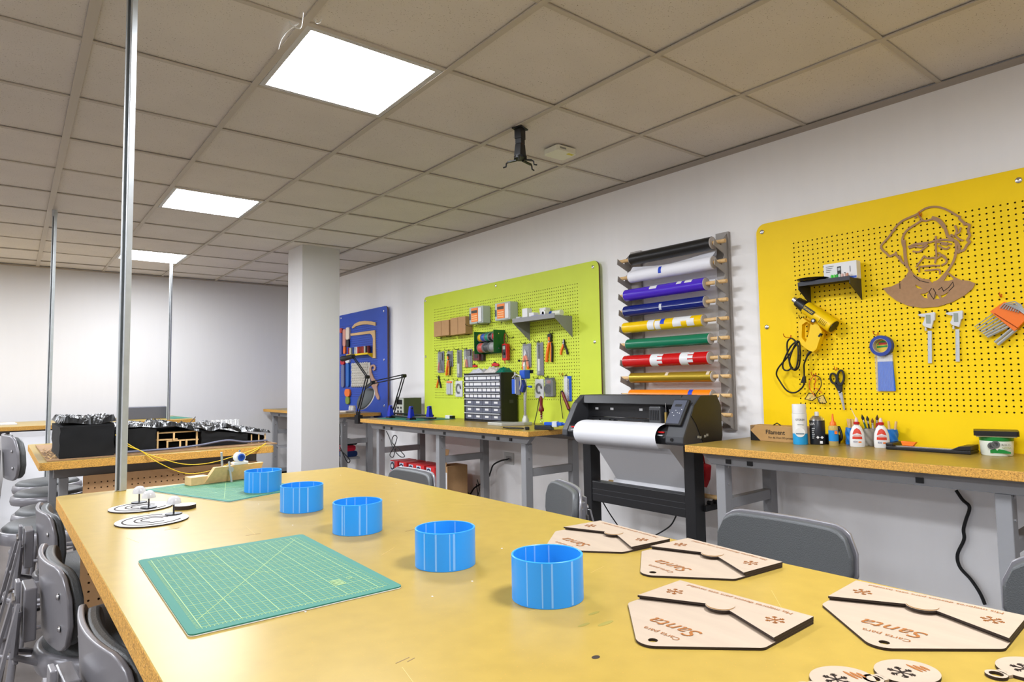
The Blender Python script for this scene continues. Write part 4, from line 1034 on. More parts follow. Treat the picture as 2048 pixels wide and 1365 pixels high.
for pts in ([(470,745),(450,775),(470,810),(485,830),(500,780),(480,748)], [(520,760),(545,740),(560,770),(600,740),(630,700),(638,730),(600,768)], [(228,710),(230,752)], [(330,650),(380,690),(450,706)]):
    mb = MB(); ribbon(mb, [L2(p) for p in pts], .003, .0031, .0036, fw); mb.build('cut_slit', M_BURN, t, fix=False)
x, z = LW(yb, *Y2(390, 190)); hook(yb, *Y2(392, 200), L=.03, m=M_OHOOK)
# black shelf
t = wthing('shelf', 'small dark metal shelf at the left of the yellow board', 'shelf', *Y1(1085, 775), 0); shl = t
xl2, _ = LW(t, *Y1(585, 850)); D = .125
MB().box(xl2, 0, -D, -.0005, -.005, 0).build('tray', M_DARK, t); MB().box(xl2, 0, -D-.003, -D-.0004, -.014, .006).build('front_lip', M_DARK, t)
for x in (xl2, -.003): MB().prism([(-D, -.0055), (-D, -.03), (-.0006, -.10), (-.0006, -.0055)], x, x+.003, lambda u, v, h: (h, u, v)).build('side_bracket', M_DARK, t)
bx0 = thing('parts_dish', 'shallow black dish on the left end of the dark shelf', 'dish', (XB-.085, shl['pY']-xl2-.055, shl['pZ']+.0068), -math.pi/2)
MB().lathe([(.0,0),(.058,0),(.072,.010),(.074,.014),(.070,.014),(.056,.004),(0,.003)], n=36).build('bowl', mat('gloss_black', (12,12,13), .12), bx0, smooth=SM)
bx1 = thing('meter_box', 'white product box with a picture of a handheld meter on the dark shelf', 'box', (XB-.02, shl['pY']-xl2*.28, shl['pZ']+.0006), -math.pi/2)
bw, bh = .155, .085
MB().box(-bw/2, bw/2, -.045, 0, 0, bh).build('carton', M_WHITE, bx1, bevel=.001)
MB().box(-.012, .006, -.0458, -.0452, .024, .066).build('printed_meter', mat('print_black', (30,30,32), .5), bx1); MB().box(-.009, .003, -.0464, -.0459, .046, .06).build('printed_screen', mat('print_grey', (180,184,188), .5), bx1)
MB().box(.02, .026, -.0458, -.0452, .02, .034).build('printed_probe', mat('print_black', (30,30,32), .5), bx1); MB().box(.046, .050, -.0458, -.0452, .034, .062).build('printed_probe', mat('print_mid', (120,122,128), .5), bx1)
MB().box(.03, bw/2-.002, -.0458, -.0452, .002, .012).build('blue_band', M_BLUEP, bx1)
for k in range(4): MB().box(-bw/2+.012, -bw/2+.05-.006*k, -.0458, -.0452, .07-.009*k, .073-.009*k).build('printed_line', mat('print_mid', (120,122,128), .5), bx1)
for k in range(7):
    tt = thing('battery', 'small %s battery in the row before the white meter box' % ['bright green', 'lime', 'green', 'pale', 'pinkish', 'light', 'copper'][k], 'battery', (XB-.085, shl['pY']-xl2*.40-.012*k, shl['pZ']+.0006), 0, 'batteries on the dark shelf')
    MB().lathe([(.0055,0),(.0055,.024),(.003,.0245),(.003,.027),(0,.027)], n=12).build('cell', mat('cell_%d' % k, [(60,214,60),(120,226,90),(50,190,70),(214,226,214),(226,190,180),(226,210,200),(200,140,110)][k], .3), tt, smooth=SM)
# heat gun
t = wthing('heat_gun', 'yellow heat gun with a black nozzle and coiled cable on the yellow board', 'tool', *Y1(690, 1150), .045)
A = LW(t, *Y1(500, 1010)); Bp = LW(t, *Y1(820, 1240)); M_SY = mat('tool_yellow', (248,204,8), .35)
P = lambda x, y, h=0: (LW(t, *Y1(x, y))[0], -h, LW(t, *Y1(x, y))[1])
P3 = lambda x, y, h=0: (LW(t, *Y3(x, y))[0], -h, LW(t, *Y3(x, y))[1])
ax0, ax1 = Vector(P(545, 1050)), Vector(P(815, 1235)); r = .036
MB().cyl(ax0, ax1, r*.92, r*1.03, n=28).build('barrel', M_SY, t, smooth=.6, bevel=.004)
d = (ax1-ax0).normalized()
MB().cyl(ax1+d*.0005, ax1+d*.004, r*.86, n=24).build('rear_grille', M_BLACK, t)
MB().cyl(ax0-d*.001, ax0-d*.055, r*.88, r*.66, n=24).build('front_collar', M_BLACK, t, smooth=.6)
MB().cyl(ax0-d*.0555, ax0-d*.078, r*.48, r*.42, n=20).build('nozzle', M_CHROME, t, smooth=.6)
lp = ax0.lerp(ax1, .22)+Vector((0, -r*.98, .004))
n_ = Vector((-d.z, 0, d.x)); q = [(-.032,-.010),(.030,-.010),(.034,.012),(-.028,.012)]
MB().hexa([lp+d*a+n_*b for a, b in q], [lp+d*a+n_*b+Vector((0,-.003,0)) for a, b in q]).build('name_plate', M_BLACK, t)
o = wtext('STANLEY', lp.x, lp.z, .0135, mat('plate_yellow', (240,210,60), .5), t, y=lp.y-.0034, rot=-math.atan2(d.z, d.x), offset=.0003)
kp = ax0.lerp(ax1, .48)+Vector((-.012, -r*.9, -.022)); MB().cyl(kp, kp+Vector((0,-.006,0)), .0105, n=18).build('heat_switch', M_BLACK, t); MB().cyl(kp+Vector((0,-.0062,0)), kp+Vector((0,-.008,0)), .006, n=14).build('switch_dot', M_WHITE, t)
for k in range(5):
    c = ax0.lerp(ax1, .62+.05*k)+Vector((0, -r*1.0, -.008)); MB().bar(c-n_*.012, c+n_*.012, .0022, .002, (0,1,0)).build('vent_slot', mat('vent_dark', (120,96,0), .6), t)
mb = MB(); hp = [P3(560,215), P3(490,330), P3(500,500), P3(560,560), P3(640,610)]
outl = [(520,215),(480,260),(478,470),(520,545),(600,605),(650,620),(690,585),(740,430),(755,380),(700,280),(640,300)]
hole = [(640,290),(560,260),(515,300),(512,470),(548,520),(575,525),(630,500),(665,380)]
hole = [(655,330),(600,270),(520,300),(515,440),(560,490),(590,470),(640,440)]
fx = lambda p: (LW(t, *Y3(*p)))
MB().prism([fx(p) for p in outl], -.018, .018, fw, [[fx(p) for p in [(620,285),(570,262),(518,300),(515,450),(560,505),(585,440),(600,400)]]]).build('handle', M_SY, t, bevel=.004)
MB().cyl(P3(715,440,.012), P3(745,400,.012), .008, n=12).build('trigger', M_BLACK, t)
MB().cyl(P3(610,600), P3(560,665), .009, .006, n=12).build('cable_boot', M_BLACK, t)
cab = [P3(565,660), P3(525,760,.0), P3(512,850,-.01), P3(505,1000,-.015), P3(450,1075,-.015), P3(380,1105,-.015), P3(300,1075,-.012), P3(220,960,-.01), P3(195,880,0), P3(230,800,.005), P3(330,690,.01), P3(440,540,.012), P3(480,500,.015), P3(490,640,.01), P3(470,790,.008), P3(420,835,.01), P3(370,760,.012), P3(340,600,.014), P3(345,500,.016), P3(395,460,.018), P3(460,520,.02), P3(480,640,.022), P3(455,800,.02), P3(400,820,.02), P3(375,720,.022), P3(430,560,.024), P3(470,490,.02), P3(380,560,.016), P3(290,740,.012), P3(290,820,.01), P3(340,840,.01), P3(400,800,.012)]
MB().tube(smoothpath(cab, 5), .0042, 8).build('cable', M_RUBBER, t, smooth=1.2, fix=False)
MB().prism([fx(p) for p in [(498,910),(522,905),(528,990),(470,990)]], -.022, -.006, fw).build('plug', M_BLACK, t, bevel=.002)
hook(yb, *Y3(370, 450), L=.08, m=M_OHOOK); hook(yb, *Y3(520, 230), L=.05)
# goggles
t = wthing('safety_glasses', 'clear safety glasses with dark frames hanging on the yellow board', 'glasses', *Y3(670, 890), .012)
fx = lambda x, y, h=0: (LW(t, *Y3(x, y))[0], -h, LW(t, *Y3(x, y))[1])
M_GF = mat('dark_frame', (40,34,30), .3); M_OF = mat('orange_frame', (226,110,26), .3)
MB().tube(smoothpath([fx(660,890,.01), fx(610,960,.015), fx(605,1040,.015), fx(640,1110,.012), fx(660,1140,.01)], 5), .0022, 6).build('temple', M_OF, t, smooth=1.)
MB().tube(smoothpath([fx(665,895,.012), fx(735,930,.018), fx(745,1020,.018), fx(700,1090,.014), fx(660,1145,.01)], 5), .0022, 6).build('temple', M_GF, t, smooth=1.)
MB().tube(smoothpath([fx(655,905,.004), fx(665,960,.006), fx(650,1040,.006), fx(690,1060,.006), fx(740,1110,.006)], 5), .002, 6).build('temple', M_OF, t, smooth=1.)
for pts in ([(590,1105),(540,1180),(630,1198),(680,1160),(655,1120)], [(690,1160),(710,1215),(750,1232),(800,1220),(760,1130)]):
    MB().tube([fx(x, y, .008) for x, y in pts], .0025, 6, closed=True).build('rim', M_GF, t, smooth=1.)
    MB().prism([(fx(x, y)[0], fx(x, y)[2]) for x, y in pts], .007, .0085, fw).build('lens', M_CLEAR, t)
for (x, y) in ((715,1195),(752,1220),(645,1095)): MB().lathe([(.0035,0),(0,.003)], fx(x, y, .01), 8, (0,-1,0)).build('glint_screw', M_CHROME, t)
hook(yb, *Y3(665, 900), L=.05, m=M_OHOOK)
# scissors
t = wthing('scissors', 'black handled scissors hanging point down on the yellow board', 'scissors', *Y3(945, 1085), .006)
fx = lambda x, y: LW(t, *Y3(x, y))
def oval(cx, cy, rx, ry, rot, n=24):
    return [fx(cx+rx*math.cos(a)*math.cos(rot)-ry*math.sin(a)*math.sin(rot), cy+rx*math.cos(a)*math.sin(rot)+ry*math.sin(a)*math.cos(rot)) for a in [2*math.pi*i/n for i in range(n)]]
MB().prism(oval(880,935,46,72,-.25), 0, .010, fw, [oval(878,932,26,50,-.25)]).build('handle_bow', M_BLACK, t, bevel=.002)
MB().prism(oval(965,925,50,98,.05), .001, .012, fw, [oval(966,918,28,70,.05)]).build('handle_bow', M_BLACK, t, bevel=.002)
MB().prism([fx(*p) for p in [(880,990),(905,985),(985,1080),(960,1110),(935,1090)]], .001, .009, fw).build('handle_shank', M_BLACK, t, bevel=.002)
MB().prism([fx(*p) for p in [(930,1000),(985,1000),(985,1085),(950,1110),(930,1080)]], .002, .011, fw).build('handle_shank', M_BLACK, t, bevel=.002)
MB().prism([fx(*p) for p in [(938,1105),(982,1095),(1016,1300),(1002,1312)]], .003, .006, fw).build('blade', M_CHROME, t)
MB().prism([fx(*p) for p in [(948,1110),(978,1108),(1008,1305),(998,1305)]], .0062, .008, fw).build('blade', M_CHROME, t)
MB().cyl((fx(950,1090)[0], -.0115, fx(950,1090)[1]), (fx(950,1090)[0], -.014, fx(950,1090)[1]), .004, n=12).build('rivet', M_CHROME, t)
hook(yb, *Y3(915, 835), L=.03, m=M_OHOOK)
# tape roll and glue sticks
t = wthing('masking_tape', 'blue masking tape roll hung over the packet of blue sticks', 'tape', *Y3(1430, 545), .036)
rx = LW(t, *Y3(1572, 545))[0]; rz_ = LW(t, *Y3(1430, 420))[1]; R0 = .0475
MB().lathe([(R0*.70,0),(R0,0),(R0,.032),(R0*.70,.032),(R0*.70,0)], (0,.03,0), 40, (0,-1,0)).build('tape', mat('painter_tape', (34,62,152), .5), t, smooth=SM)
MB().lathe([(R0*.66,0),(R0*.695,0),(R0*.695,.033),(R0*.66,.033),(R0*.66,0)], (0,.03,0), 36, (0,-1,0)).build('core', mat('tape_core', (196,184,160), .7), t, smooth=SM)
MB().prism(ell(0,0,R0*.64,R0*.64,30), -.029, -.0275, fw).build('label_disc', mat('label_yellow', (226,196,70), .5), t)
MB().prism([(x*R0*.62, z*R0*.62) for x, z in [(-.9,.1),(-.6,.6),(0,.85),(.6,.6),(.92,.1),(.5,.25),(-.5,.25)]], -.0273, -.0265, fw).build('label_green', mat('label_green', (40,150,70), .5), t)
MB().prism([(x*R0*.62, z*R0*.62) for x, z in [(-.9,-.3),(.95,-.2),(.9,.05),(-.9,0)]], -.0273, -.0265, fw).build('label_stripe', mat('label_green', (40,150,70), .5), t)
MB().box(-R0*.36, R0*.36, .0258, .0264, R0*.12, R0*.32).build('label_word', M_RED, t)
hook(yb, *Y3(1405, 420), L=.06, m=M_OHOOK)
t, w_, h = W_('stick_pack', 'clear packet of blue and white sticks under the blue tape roll', 'packet', 1360, 640, 1605, 1088, Y3, .002)
MB().box(0, w_, -.0012, 0, -h, 0).build('bag_back', mat('clear_film', (240,226,170), .2, alpha=.3), t)
for k in range(11):
    x = w_*(.22+.072*k); MB().cyl((x, -.006, -h*.22), (x+.001*k-.004, -.006, -h*.985), .0042, n=10).build('blue_stick', mat('stick_blue', (46,110,214), .35), t, smooth=SM); MB().cyl((x, -.006, -h*.05), (x, -.006, -h*.218), .0042, n=10).build('white_tip', M_WHITE, t, smooth=SM)
MB().box(w_*.05, w_, -.0125, -.0113, -h, -h*.0).build('bag_front', M_CLEAR, t)
# calipers
def caliper(label, x0, y0, dx):
    t = wthing('digital_caliper', label, 'caliper', *Y2(x0, y0), .004, group='digital calipers'); fx = lambda x, y: LW(t, *Y2(x0+x, y0+y))
    m = mat('caliper_white', (216,218,222), .35)
    MB().prism([fx(-14,150), fx(16,150), fx(18,395), fx(-12,395)], .002, .006, fw).build('beam', mat('caliper_beam', (196,200,204), .35, metal=.3), t)
    MB().prism([fx(-85,28), fx(-62,22), fx(-30,20), fx(40,8), fx(48,16), fx(46,70), fx(34,76), fx(20,135), fx(-36,118), fx(-50,100), fx(-36,75), fx(-30,48), fx(-60,44), fx(-80,34)], .003, .016, fw).build('head', m, t, bevel=.002)
    MB().prism([fx(-22,30), fx(12,30), fx(14,95), fx(-18,95)], .0162, .0175, fw).build('display', mat('lcd_grey', (150,160,150), .3), t)
    MB().prism([fx(28,20), fx(44,24), fx(44,60), fx(30,60)], .0162, .018, fw).build('battery_cover', m, t)
    MB().cyl((fx(-26,125)[0], -.006, fx(-26,125)[1]), (fx(-26,150)[0], -.006, fx(-26,150)[1]), .006, n=12).build('thumb_wheel', M_CHROME, t)
    for k in range(20): a = fx(-13, 170+k*10.5); MB().box(a[0]+.001, a[0]+(.0045 if k % 5 else .007), -.0066, -.0061, a[1]-.0004, a[1]+.0004).build('scale_mark', mat('print_mid', (120,122,128), .5), t)
    hook(yb, *Y2(x0-70, y0+32), L=.02, m=M_BLACKM)
caliper('left of the two white digital calipers under the portrait', 455, 920, 0)
caliper('right of the two white digital calipers under the portrait', 665, 908, 0)
# hex key set
t = wthing('hex_key_set', 'steel hex keys in an orange holder at the right edge of the picture', 'tool', *Y2(1040, 960), .012); fx = lambda x, y: LW(t, *Y2(x, y))
MB().prism([fx(920,925), fx(1000,870), fx(1030,850), fx(1170,935), fx(1190,985), fx(1160,1020), fx(1105,1075)], 0, .020, fw).build('holder', M_ORANGE, t, bevel=.003)
for k in range(9):
    a = (940+22*k, 940+15*k); b = (800+16*k+(6*k if k > 6 else 0), 1040+13*k+(4*k if k > 6 else 0)); p = fx(*a); q = fx(*b); r = .0022+.0005*k
    c = (1000+18*k, 890+8*k); e = fx(1010+15*k, 905+6*k); g = fx(1060+20*k, 850+14*k)
    MB().tube([(q[0], -.011, q[1]), (p[0], -.011, p[1])], r, 6).build('hex_key', M_GALV, t)
for k in range(8):
    e = fx(1000+20*k, 900+5*k); g = fx(1030+16*k, 868+6*k); h = fx(1110+12*k, 850+14*k); j = fx(1165+6*k, 880+14*k)
    MB().tube([(e[0], -.024-.001*k, e[1]), (g[0], -.026, g[1]), (h[0], -.026, h[1]), (j[0], -.026, j[1])], .0026+.0002*k, 6).build('hex_key_bend', M_GALV, t, smooth=1.)
for k in range(8): p = fx(955+24*k, 940+15*k); q = fx(985+24*k, 960+15*k); MB().tube([(p[0], -.021, p[1]), (q[0], -.021, q[1])], .0016, 5).build('slot', mat('slot_brown', (150,60,10), .5), t)
hook(yb, *Y2(1000, 815), L=.03, m=M_OHOOK)

# ================================================================= ceiling fittings
zc = CH(2.08, 2.46)
t = thing('projector_mount', 'empty black projector mount hanging from the ceiling', 'mount', (2.075, 2.46, zc-.0015), R_(20))
MB().box(-.035, .035, -.03, .03, -.008, 0).build('ceiling_plate', M_BLACKM, t, bevel=.002)
MB().box(-.024, .024, -.02, .02, -.06, -.0085).build('upper_tube', M_BLACKM, t, bevel=.002)
MB().box(-.020, .020, -.017, .017, -.085, -.0605).build('neck', M_BLACKM, t)
MB().hexa([(-.032,-.02,-.15), (.03,-.02,-.15), (.03,.02,-.15), (-.032,.02,-.15)], [(-.022,-.018,-.0855), (.022,-.018,-.0855), (.022,.018,-.0855), (-.022,.018,-.0855)]).build('swivel_block', M_BLACKM, t, bevel=.003)
MB().cyl((0, 0, -.164), (0, 0, -.1505), .034, n=18).build('hub', M_BLACKM, t)
for a, L in ((-10, .085), (205, .075), (-60, .06), (100, .07)):
    c, s = math.cos(R_(a)), math.sin(R_(a)); arm = MB().bar((c*.02, s*.02, -.168), (c*L, s*L, -.172), .014, .006).build('arm', M_BLACKM, t)
    MB().tube([(c*L, s*L, -.172), (c*(L+.008), s*(L+.008), -.178), (c*(L+.010), s*(L+.010), -.194), (c*(L+.026), s*(L+.026), -.197)], .004, 6).build('hook_foot', M_BLACKM, t)
t = thing('access_point', 'flat white box with a yellow sticker fixed to the ceiling', 'device', (2.46, 2.565, CH(2.46, 2.56)-.0015), R_(-2))
MB().prism(rrect(-.075, .075, -.062, .062, .02), -.03, 0, ft).build('case', mat('aged_white', (232,230,212), .4), t, bevel=.004)
MB().box(-.055, -.010, -.0635, -.0625, -.020, -.010).build('vent', mat('vent_grey', (150,150,140), .5), t)
MB().box(.02, .062, -.05, -.03, -.0312, -.0303).build('yellow_sticker', mat('sticker_yellow', (222,208,70), .5), t)

# ================================================================= vinyl cutter
def CX(px, py, X): Y, Z = wp(px, py, X); return 2.82-Y, Z
t = thing('vinyl_cutter', 'black vinyl cutting plotter on its stand between the two benches', 'plotter', (2.85, 2.82, 0), -math.pi/2)
M_CUT = mat('cutter_black', (30,30,32), .38); M_CUTG = mat('cutter_graphite', (62,63,66), .4)
prof = [(-.172,.895), (-.168,.93), (-.075,1.085), (-.01,1.135), (.13,1.135), (.165,1.08), (.17,.92), (.16,.885), (-.15,.885)]
yz = lambda u, v, h: (h, u, v)
MB().prism(prof, -.01, .032, yz).build('left_cheek', M_CUTG, t, bevel=.006)
MB().prism(prof, .755, .868, yz).build('right_cheek', M_CUTG, t, bevel=.008)
MB().prism([(-.06,.99), (-.10,1.035), (-.075,1.0855), (-.01,1.1355), (.13,1.1355), (.165,1.0805), (.171,.9195), (.16,.8845), (.0,.8845)], .8685, .872, yz).build('side_cover', M_CUT, t)
MB().prism([(-.035,1.085), (-.012,1.136), (.13,1.136), (.16,1.085)], .0325, .7545, yz).build('top_cover', M_CUT, t, bevel=.003)
MB().box(.0325, .7545, .02, .05, 1.003, 1.0845).build('rail', M_BLACK, t); MB().box(.0325, .7545, .01, .055, .985, 1.0).build('lower_rail', M_BLACK, t)
MB().prism([(-.15,.885), (-.165,.92), (-.15,.955), (-.10,.975), (.10,.975), (.15,.95), (.15,.885)], .0325, .7545, yz).build('platen', M_CUT, t, bevel=.004)
for px in (1194, 1224, 1282, 1342):
    x, z = CX(px, 816, 2.87); MB().box(x-.012, x+.012, .0185, .0198, 1.045, 1.058).build('white_label', M_WHITE, t)
for x in (.14, .22, .52): MB().box(x-.045, x+.045, -.01, .03, .9755, .99).build('pinch_roller', M_BLACK, t, bevel=.003); MB().cyl((x-.02, -.014, .985), (x+.02, -.014, .985), .008, n=12).build('roller_wheel', M_RUBBER, t)
car = MB().box(.555, .635, -.045, .0185, .975, 1.075).build('carriage', M_CUTG, t, bevel=.008)
for k in range(6): MB().box(.563+.0115*k, .568+.0115*k, -.0475, -.0455, 1.0, 1.055).build('cooling_fin', M_BLACK, car)
MB().cyl((.665, -.035, .985), (.665, -.035, 1.045), .008, n=12).build('blade_holder', mat('brass', (200,170,96), .3, metal=.8), t); MB().cyl((.665, -.035, 1.0455), (.665, -.035, 1.095), .002, n=8).build('blade_pin', M_CHROME, t)
# control panel lying on the sloped front of the right cheek
a0, b0 = Vector((0, -.074, 1.0885)), Vector((0, -.150, .962)); sl = (b0-a0).normalized(); nn = Vector((0, sl.z, -sl.y)); nn = nn if nn.y < 0 else -nn
def panel_pt(x, s, h): p = Vector((0, -.062, 1.108))+sl*s+nn*h; return (x, p.y, p.z)
pan = MB().hexa([panel_pt(.752,.0,.002), panel_pt(.852,.0,.002), panel_pt(.842,.15,.002), panel_pt(.742,.15,.002)], [panel_pt(.752,.0,.018), panel_pt(.852,.0,.018), panel_pt(.842,.15,.018), panel_pt(.742,.15,.018)]).build('control_panel', M_BLACK, t, bevel=.006)
MB().hexa([panel_pt(.758,.006,.0182), panel_pt(.838,.006,.0182), panel_pt(.828,.142,.0182), panel_pt(.748,.142,.0182)], [panel_pt(.758,.006,.0194), panel_pt(.838,.006,.0194), panel_pt(.828,.142,.0194), panel_pt(.748,.142,.0194)]).build('keypad', mat('keypad_grey', (74,78,92), .35), pan)
MB().hexa([panel_pt(.775,.030,.0195), panel_pt(.815,.030,.0195), panel_pt(.813,.044,.0195), panel_pt(.773,.044,.0195)], [panel_pt(.775,.030,.0202), panel_pt(.815,.030,.0202), panel_pt(.813,.044,.0202), panel_pt(.773,.044,.0202)]).build('screen', M_BLACK, pan)
for (x, s) in ((.788,.066),(.770,.080),(.802,.080),(.785,.096),(.822,.060),(.815,.082)): MB().hexa([panel_pt(x-.002,s-.002,.0195), panel_pt(x+.002,s-.002,.0195), panel_pt(x+.002,s+.002,.0195), panel_pt(x-.002,s+.002,.0195)], [panel_pt(x-.002,s-.002,.0201), panel_pt(x+.002,s-.002,.0201), panel_pt(x+.002,s+.002,.0201), panel_pt(x-.002,s+.002,.0201)]).build('key_mark', M_WHITE, pan)
MB().cyl((.80, -.171, .915), (.80, -.1745, .915), .009, n=16).build('jack', M_BLACK, t)
for x in (.085, .728): MB().box(x-.022, x+.016, -.162, -.1545, .945, .952).build('red_mark', M_RED, t); MB().box(x-.018, x+.012, -.170, -.162, .93, .936).build('grey_mark', mat('print_grey', (180,184,188), .5), t)
for k, x in enumerate((.8725,)):
    for (y, z) in ((-.05,.925), (-.03,.922), (.01,.925), (.03,.93)): MB().box(x, x+.002, y-.008, y+.008, z-.006, z+.006).build('port', M_GALV, t)
# paper over the front and down to the stock roll
def sheet_strip(pts, xa, xb, nm, m, par, th=.0006):
    pts = [Vector((0, y, z)) for y, z in pts]; P = smoothpath(pts, 6); vs = []; fs = []
    for p in P: vs += [(xa(p), p.y, p.z), (xb(p), p.y, p.z)]
    for i in range(len(P)-1): fs.append((2*i, 2*i+1, 2*i+3, 2*i+2))
    return MB().add(vs, fs).build(nm, m, par, smooth=1., fix=False)
xa_, xb_ = .115, .715
sheet_strip([(.12,.978), (0,.982), (-.10,.988), (-.165,.972), (-.195,.935), (-.192,.895), (-.165,.862), (-.11,.845)], lambda p: xa_, lambda p: xb_, 'paper_sheet', M_PAPER, t)
sheet_strip([(-.108,.858), (-.06,.80), (.0,.72), (.05,.65), (.085,.61)], lambda p: xa_+.075+(.86-p.z)*.10, lambda p: xb_+.02+(.86-p.z)*.2, 'paper_feed', M_PAPER, t)
MB().cyl((.19, .10, .60), (.80, .10, .60), .045, n=28).build('stock_roll', M_PAPER, t, smooth=.6)
MB().cyl((.12, .10, .60), (.90, .10, .60), .012, n=12).build('stock_dowel', M_WOOD, t, smooth=.6)
for x in (.06, .795):
    MB().box(x-.02, x+.045, -.045, .04, .055, .8845).build('leg', M_CUT, t, bevel=.004)
    MB().box(x-.02, x+.045, -.24, .27, .02, .0545).build('foot_bar', M_CUT, t, bevel=.006)
    for y in (-.22, .25): MB().cyl((x+.012, y, 0), (x+.012, y, .0198), .018, n=12).build('caster', M_BLACK, t)
bm_ = MB().box(.1055, .7745, -.04, .02, .50, .62).build('cross_beam', M_CUT, t, bevel=.004)
for z in (.545, .575): MB().box(.107, .773, -.0412, -.0402, z-.0012, z+.0012).build('beam_groove', M_CUTG, bm_)
for x in (.13, .845):
    MB().box(x-.012, x+.012, .0205, .16, .535, .565).build('roll_bracket', M_BLACK, t); 
    for y in (.075, .125): MB().cyl((x-.012, y, .572), (x+.012, y, .572), .012, n=12).build('bracket_wheel', M_BLACK, t)
wire('cutter_cable', 'black cable curving down under the left side of the plotter stand', [(2.86, 2.70, .52), (2.9, 2.66, .42), (2.95, 2.60, .30), (2.99, 2.5, .12), (3.0, 2.4, .012)], .004, M_RUBBER)
wire('cutter_cable', 'black cable curving down under the right side of the plotter stand', [(2.83, 2.12, .50), (2.83, 2.16, .44), (2.84, 2.25, .38), (2.86, 2.34, .33), (2.9, 2.45, .2), (2.95, 2.5, .012)], .004, M_RUBBER)
wire('cutter_cable', 'black cable hanging straight down beside the right plotter leg', [(3.0, 1.955, .90), (2.99, 1.945, .7), (2.97, 1.95, .5), (2.98, 1.96, .3), (3.0, 1.97, .012)], .0045, M_RUBBER)
t = thing('red_bag', 'red cloth bag hanging behind the plotter beside the right bench', 'bag', (3.10, wp(1400, 925, 3.10)[0], .60), -math.pi/2)
MB().prism([(-.08,.03),(.02,.0),(.05,.06),(.06,.14),(-.05,.16),(-.09,.08)], -.03, .03, fw).build('cloth', mat('red_cloth', (176,20,28), .8), t, bevel=.012)
MB().tube([(-.03,-.0,.155), (-.01,0,.20), (.02,0,.20), (.03,0,.145)], .004, 6).build('strap', mat('red_cloth', (176,20,28), .8), t)

# ================================================================= green bench
def on_green(px, X, py=838): return (X, wp(px, py, X)[0], ZG+.0005)
t = thing('drawer_cabinet', 'black cabinet of small labelled drawers on the middle bench', 'cabinet', (3.03, 4.37, ZG+.0005), -math.pi/2)
Wc, Hc, Dc = .50, .39, .16
MB().prism([(0,0),(Wc,0),(Wc,Hc),(0,Hc)], -.02, 0, fw, [[(.012,.012),(Wc-.012,.012),(Wc-.012,Hc-.012),(.012,Hc-.012)]]).build('front_frame', M_BLACK, t)
MB().box(0, Wc, .0205, Dc, 0, Hc).build('case', M_BLACK, t, bevel=.002)
M_DRW = mat('smoke_drawer', (92,96,112), .25); M_LIP = mat('clear_lip', (176,180,186), .25)
def drawer(x0, x1, z0, z1, lab):
    d = MB().box(x0+.0015, x1-.0015, .003, .0195, z0+.0015, z1-.0015).build('drawer', M_DRW, t)
    MB().box(x0+.0015, x1-.0015, -.010, .0028, z1-.010, z1-.002).build('pull_lip', M_LIP, d)
    MB().box(x0+lab[0], x1-lab[0], .0012, .0026, z0+lab[1], z1-lab[2]).build('paper_label', M_PAPER, d)
zz = Hc-.014
for r in range(4):
    z1 = zz-r*.0475; cells_ = [1]*8
    if r == 0: cells_ = [1,1,1,2,1,1,1]
    if r == 1: cells_ = [1,1,2,1,1,1,1]
    x = .013; u = (Wc-.026)/8
    for c in cells_: drawer(x, x+u*c, z1-.0465, z1, (.006, .009, .016)); x += u*c
zz -= 4*.0475
for r in range(3):
    z1 = zz-r*.0565; u = (Wc-.026)/4
    for c in range(4): drawer(.013+u*c, .013+u*(c+1), z1-.0555, z1, (.036, .016, .024))
MB().box(Wc+.0002, Wc+.001, .08, .12, .15, .175).build('scribble', mat('faded_ink', (60,60,60), .6), t)
def bag(name, label, x0, x1, m, h, seed):
    t = thing(name, label, 'bag', (3.05, 4.37-(x0+x1)/2, ZG+Hc+.001), -math.pi/2)
    n = 14; vs = []; fs = []; w_ = (x1-x0)/2
    for i in range(n+1):
        for j in range(9):
            u, v = -1+2*i/n, -1+2*j/8; e = max(0, (1-u**4)*(1-v**4)); p = Vector((u*2.2+seed, v*2.2, seed))
            vs.append((u*w_*(1+.05*noise.noise(p*2)), .06+v*.055, h*e*(.75+.5*noise.noise(p*1.6))))
    for i in range(n):
        for j in range(8): a = i*9+j; fs.append((a, a+9, a+10, a+1))
    for i in range(n+1):
        for j in range(9): u, v = -1+2*i/n, -1+2*j/8; vs.append((u*w_, .06+v*.055, 0))
    o = (n+1)*9
    for i in range(n):
        for j in range(8): a = o+i*9+j; fs.append((a, a+1, a+10, a+9))
    MB().add(vs, fs).build('film', m, t, smooth=.7)
bag('parts_bag', 'left clear bag of parts on top of the drawer cabinet', .03, .22, mat('bag_film', (196,196,204), .2, var=.15, vs=40), .045, 2)
bag('parts_bag', 'right clear bag of parts on top of the drawer cabinet', .23, .40, mat('bag_film2', (206,200,196), .2, var=.15, vs=40), .05, 6)
bag('parts_bag', 'dark green plastic bag on top of the drawer cabinet', .395, .495, mat('green_film', (10,110,92), .15), .045, 9)
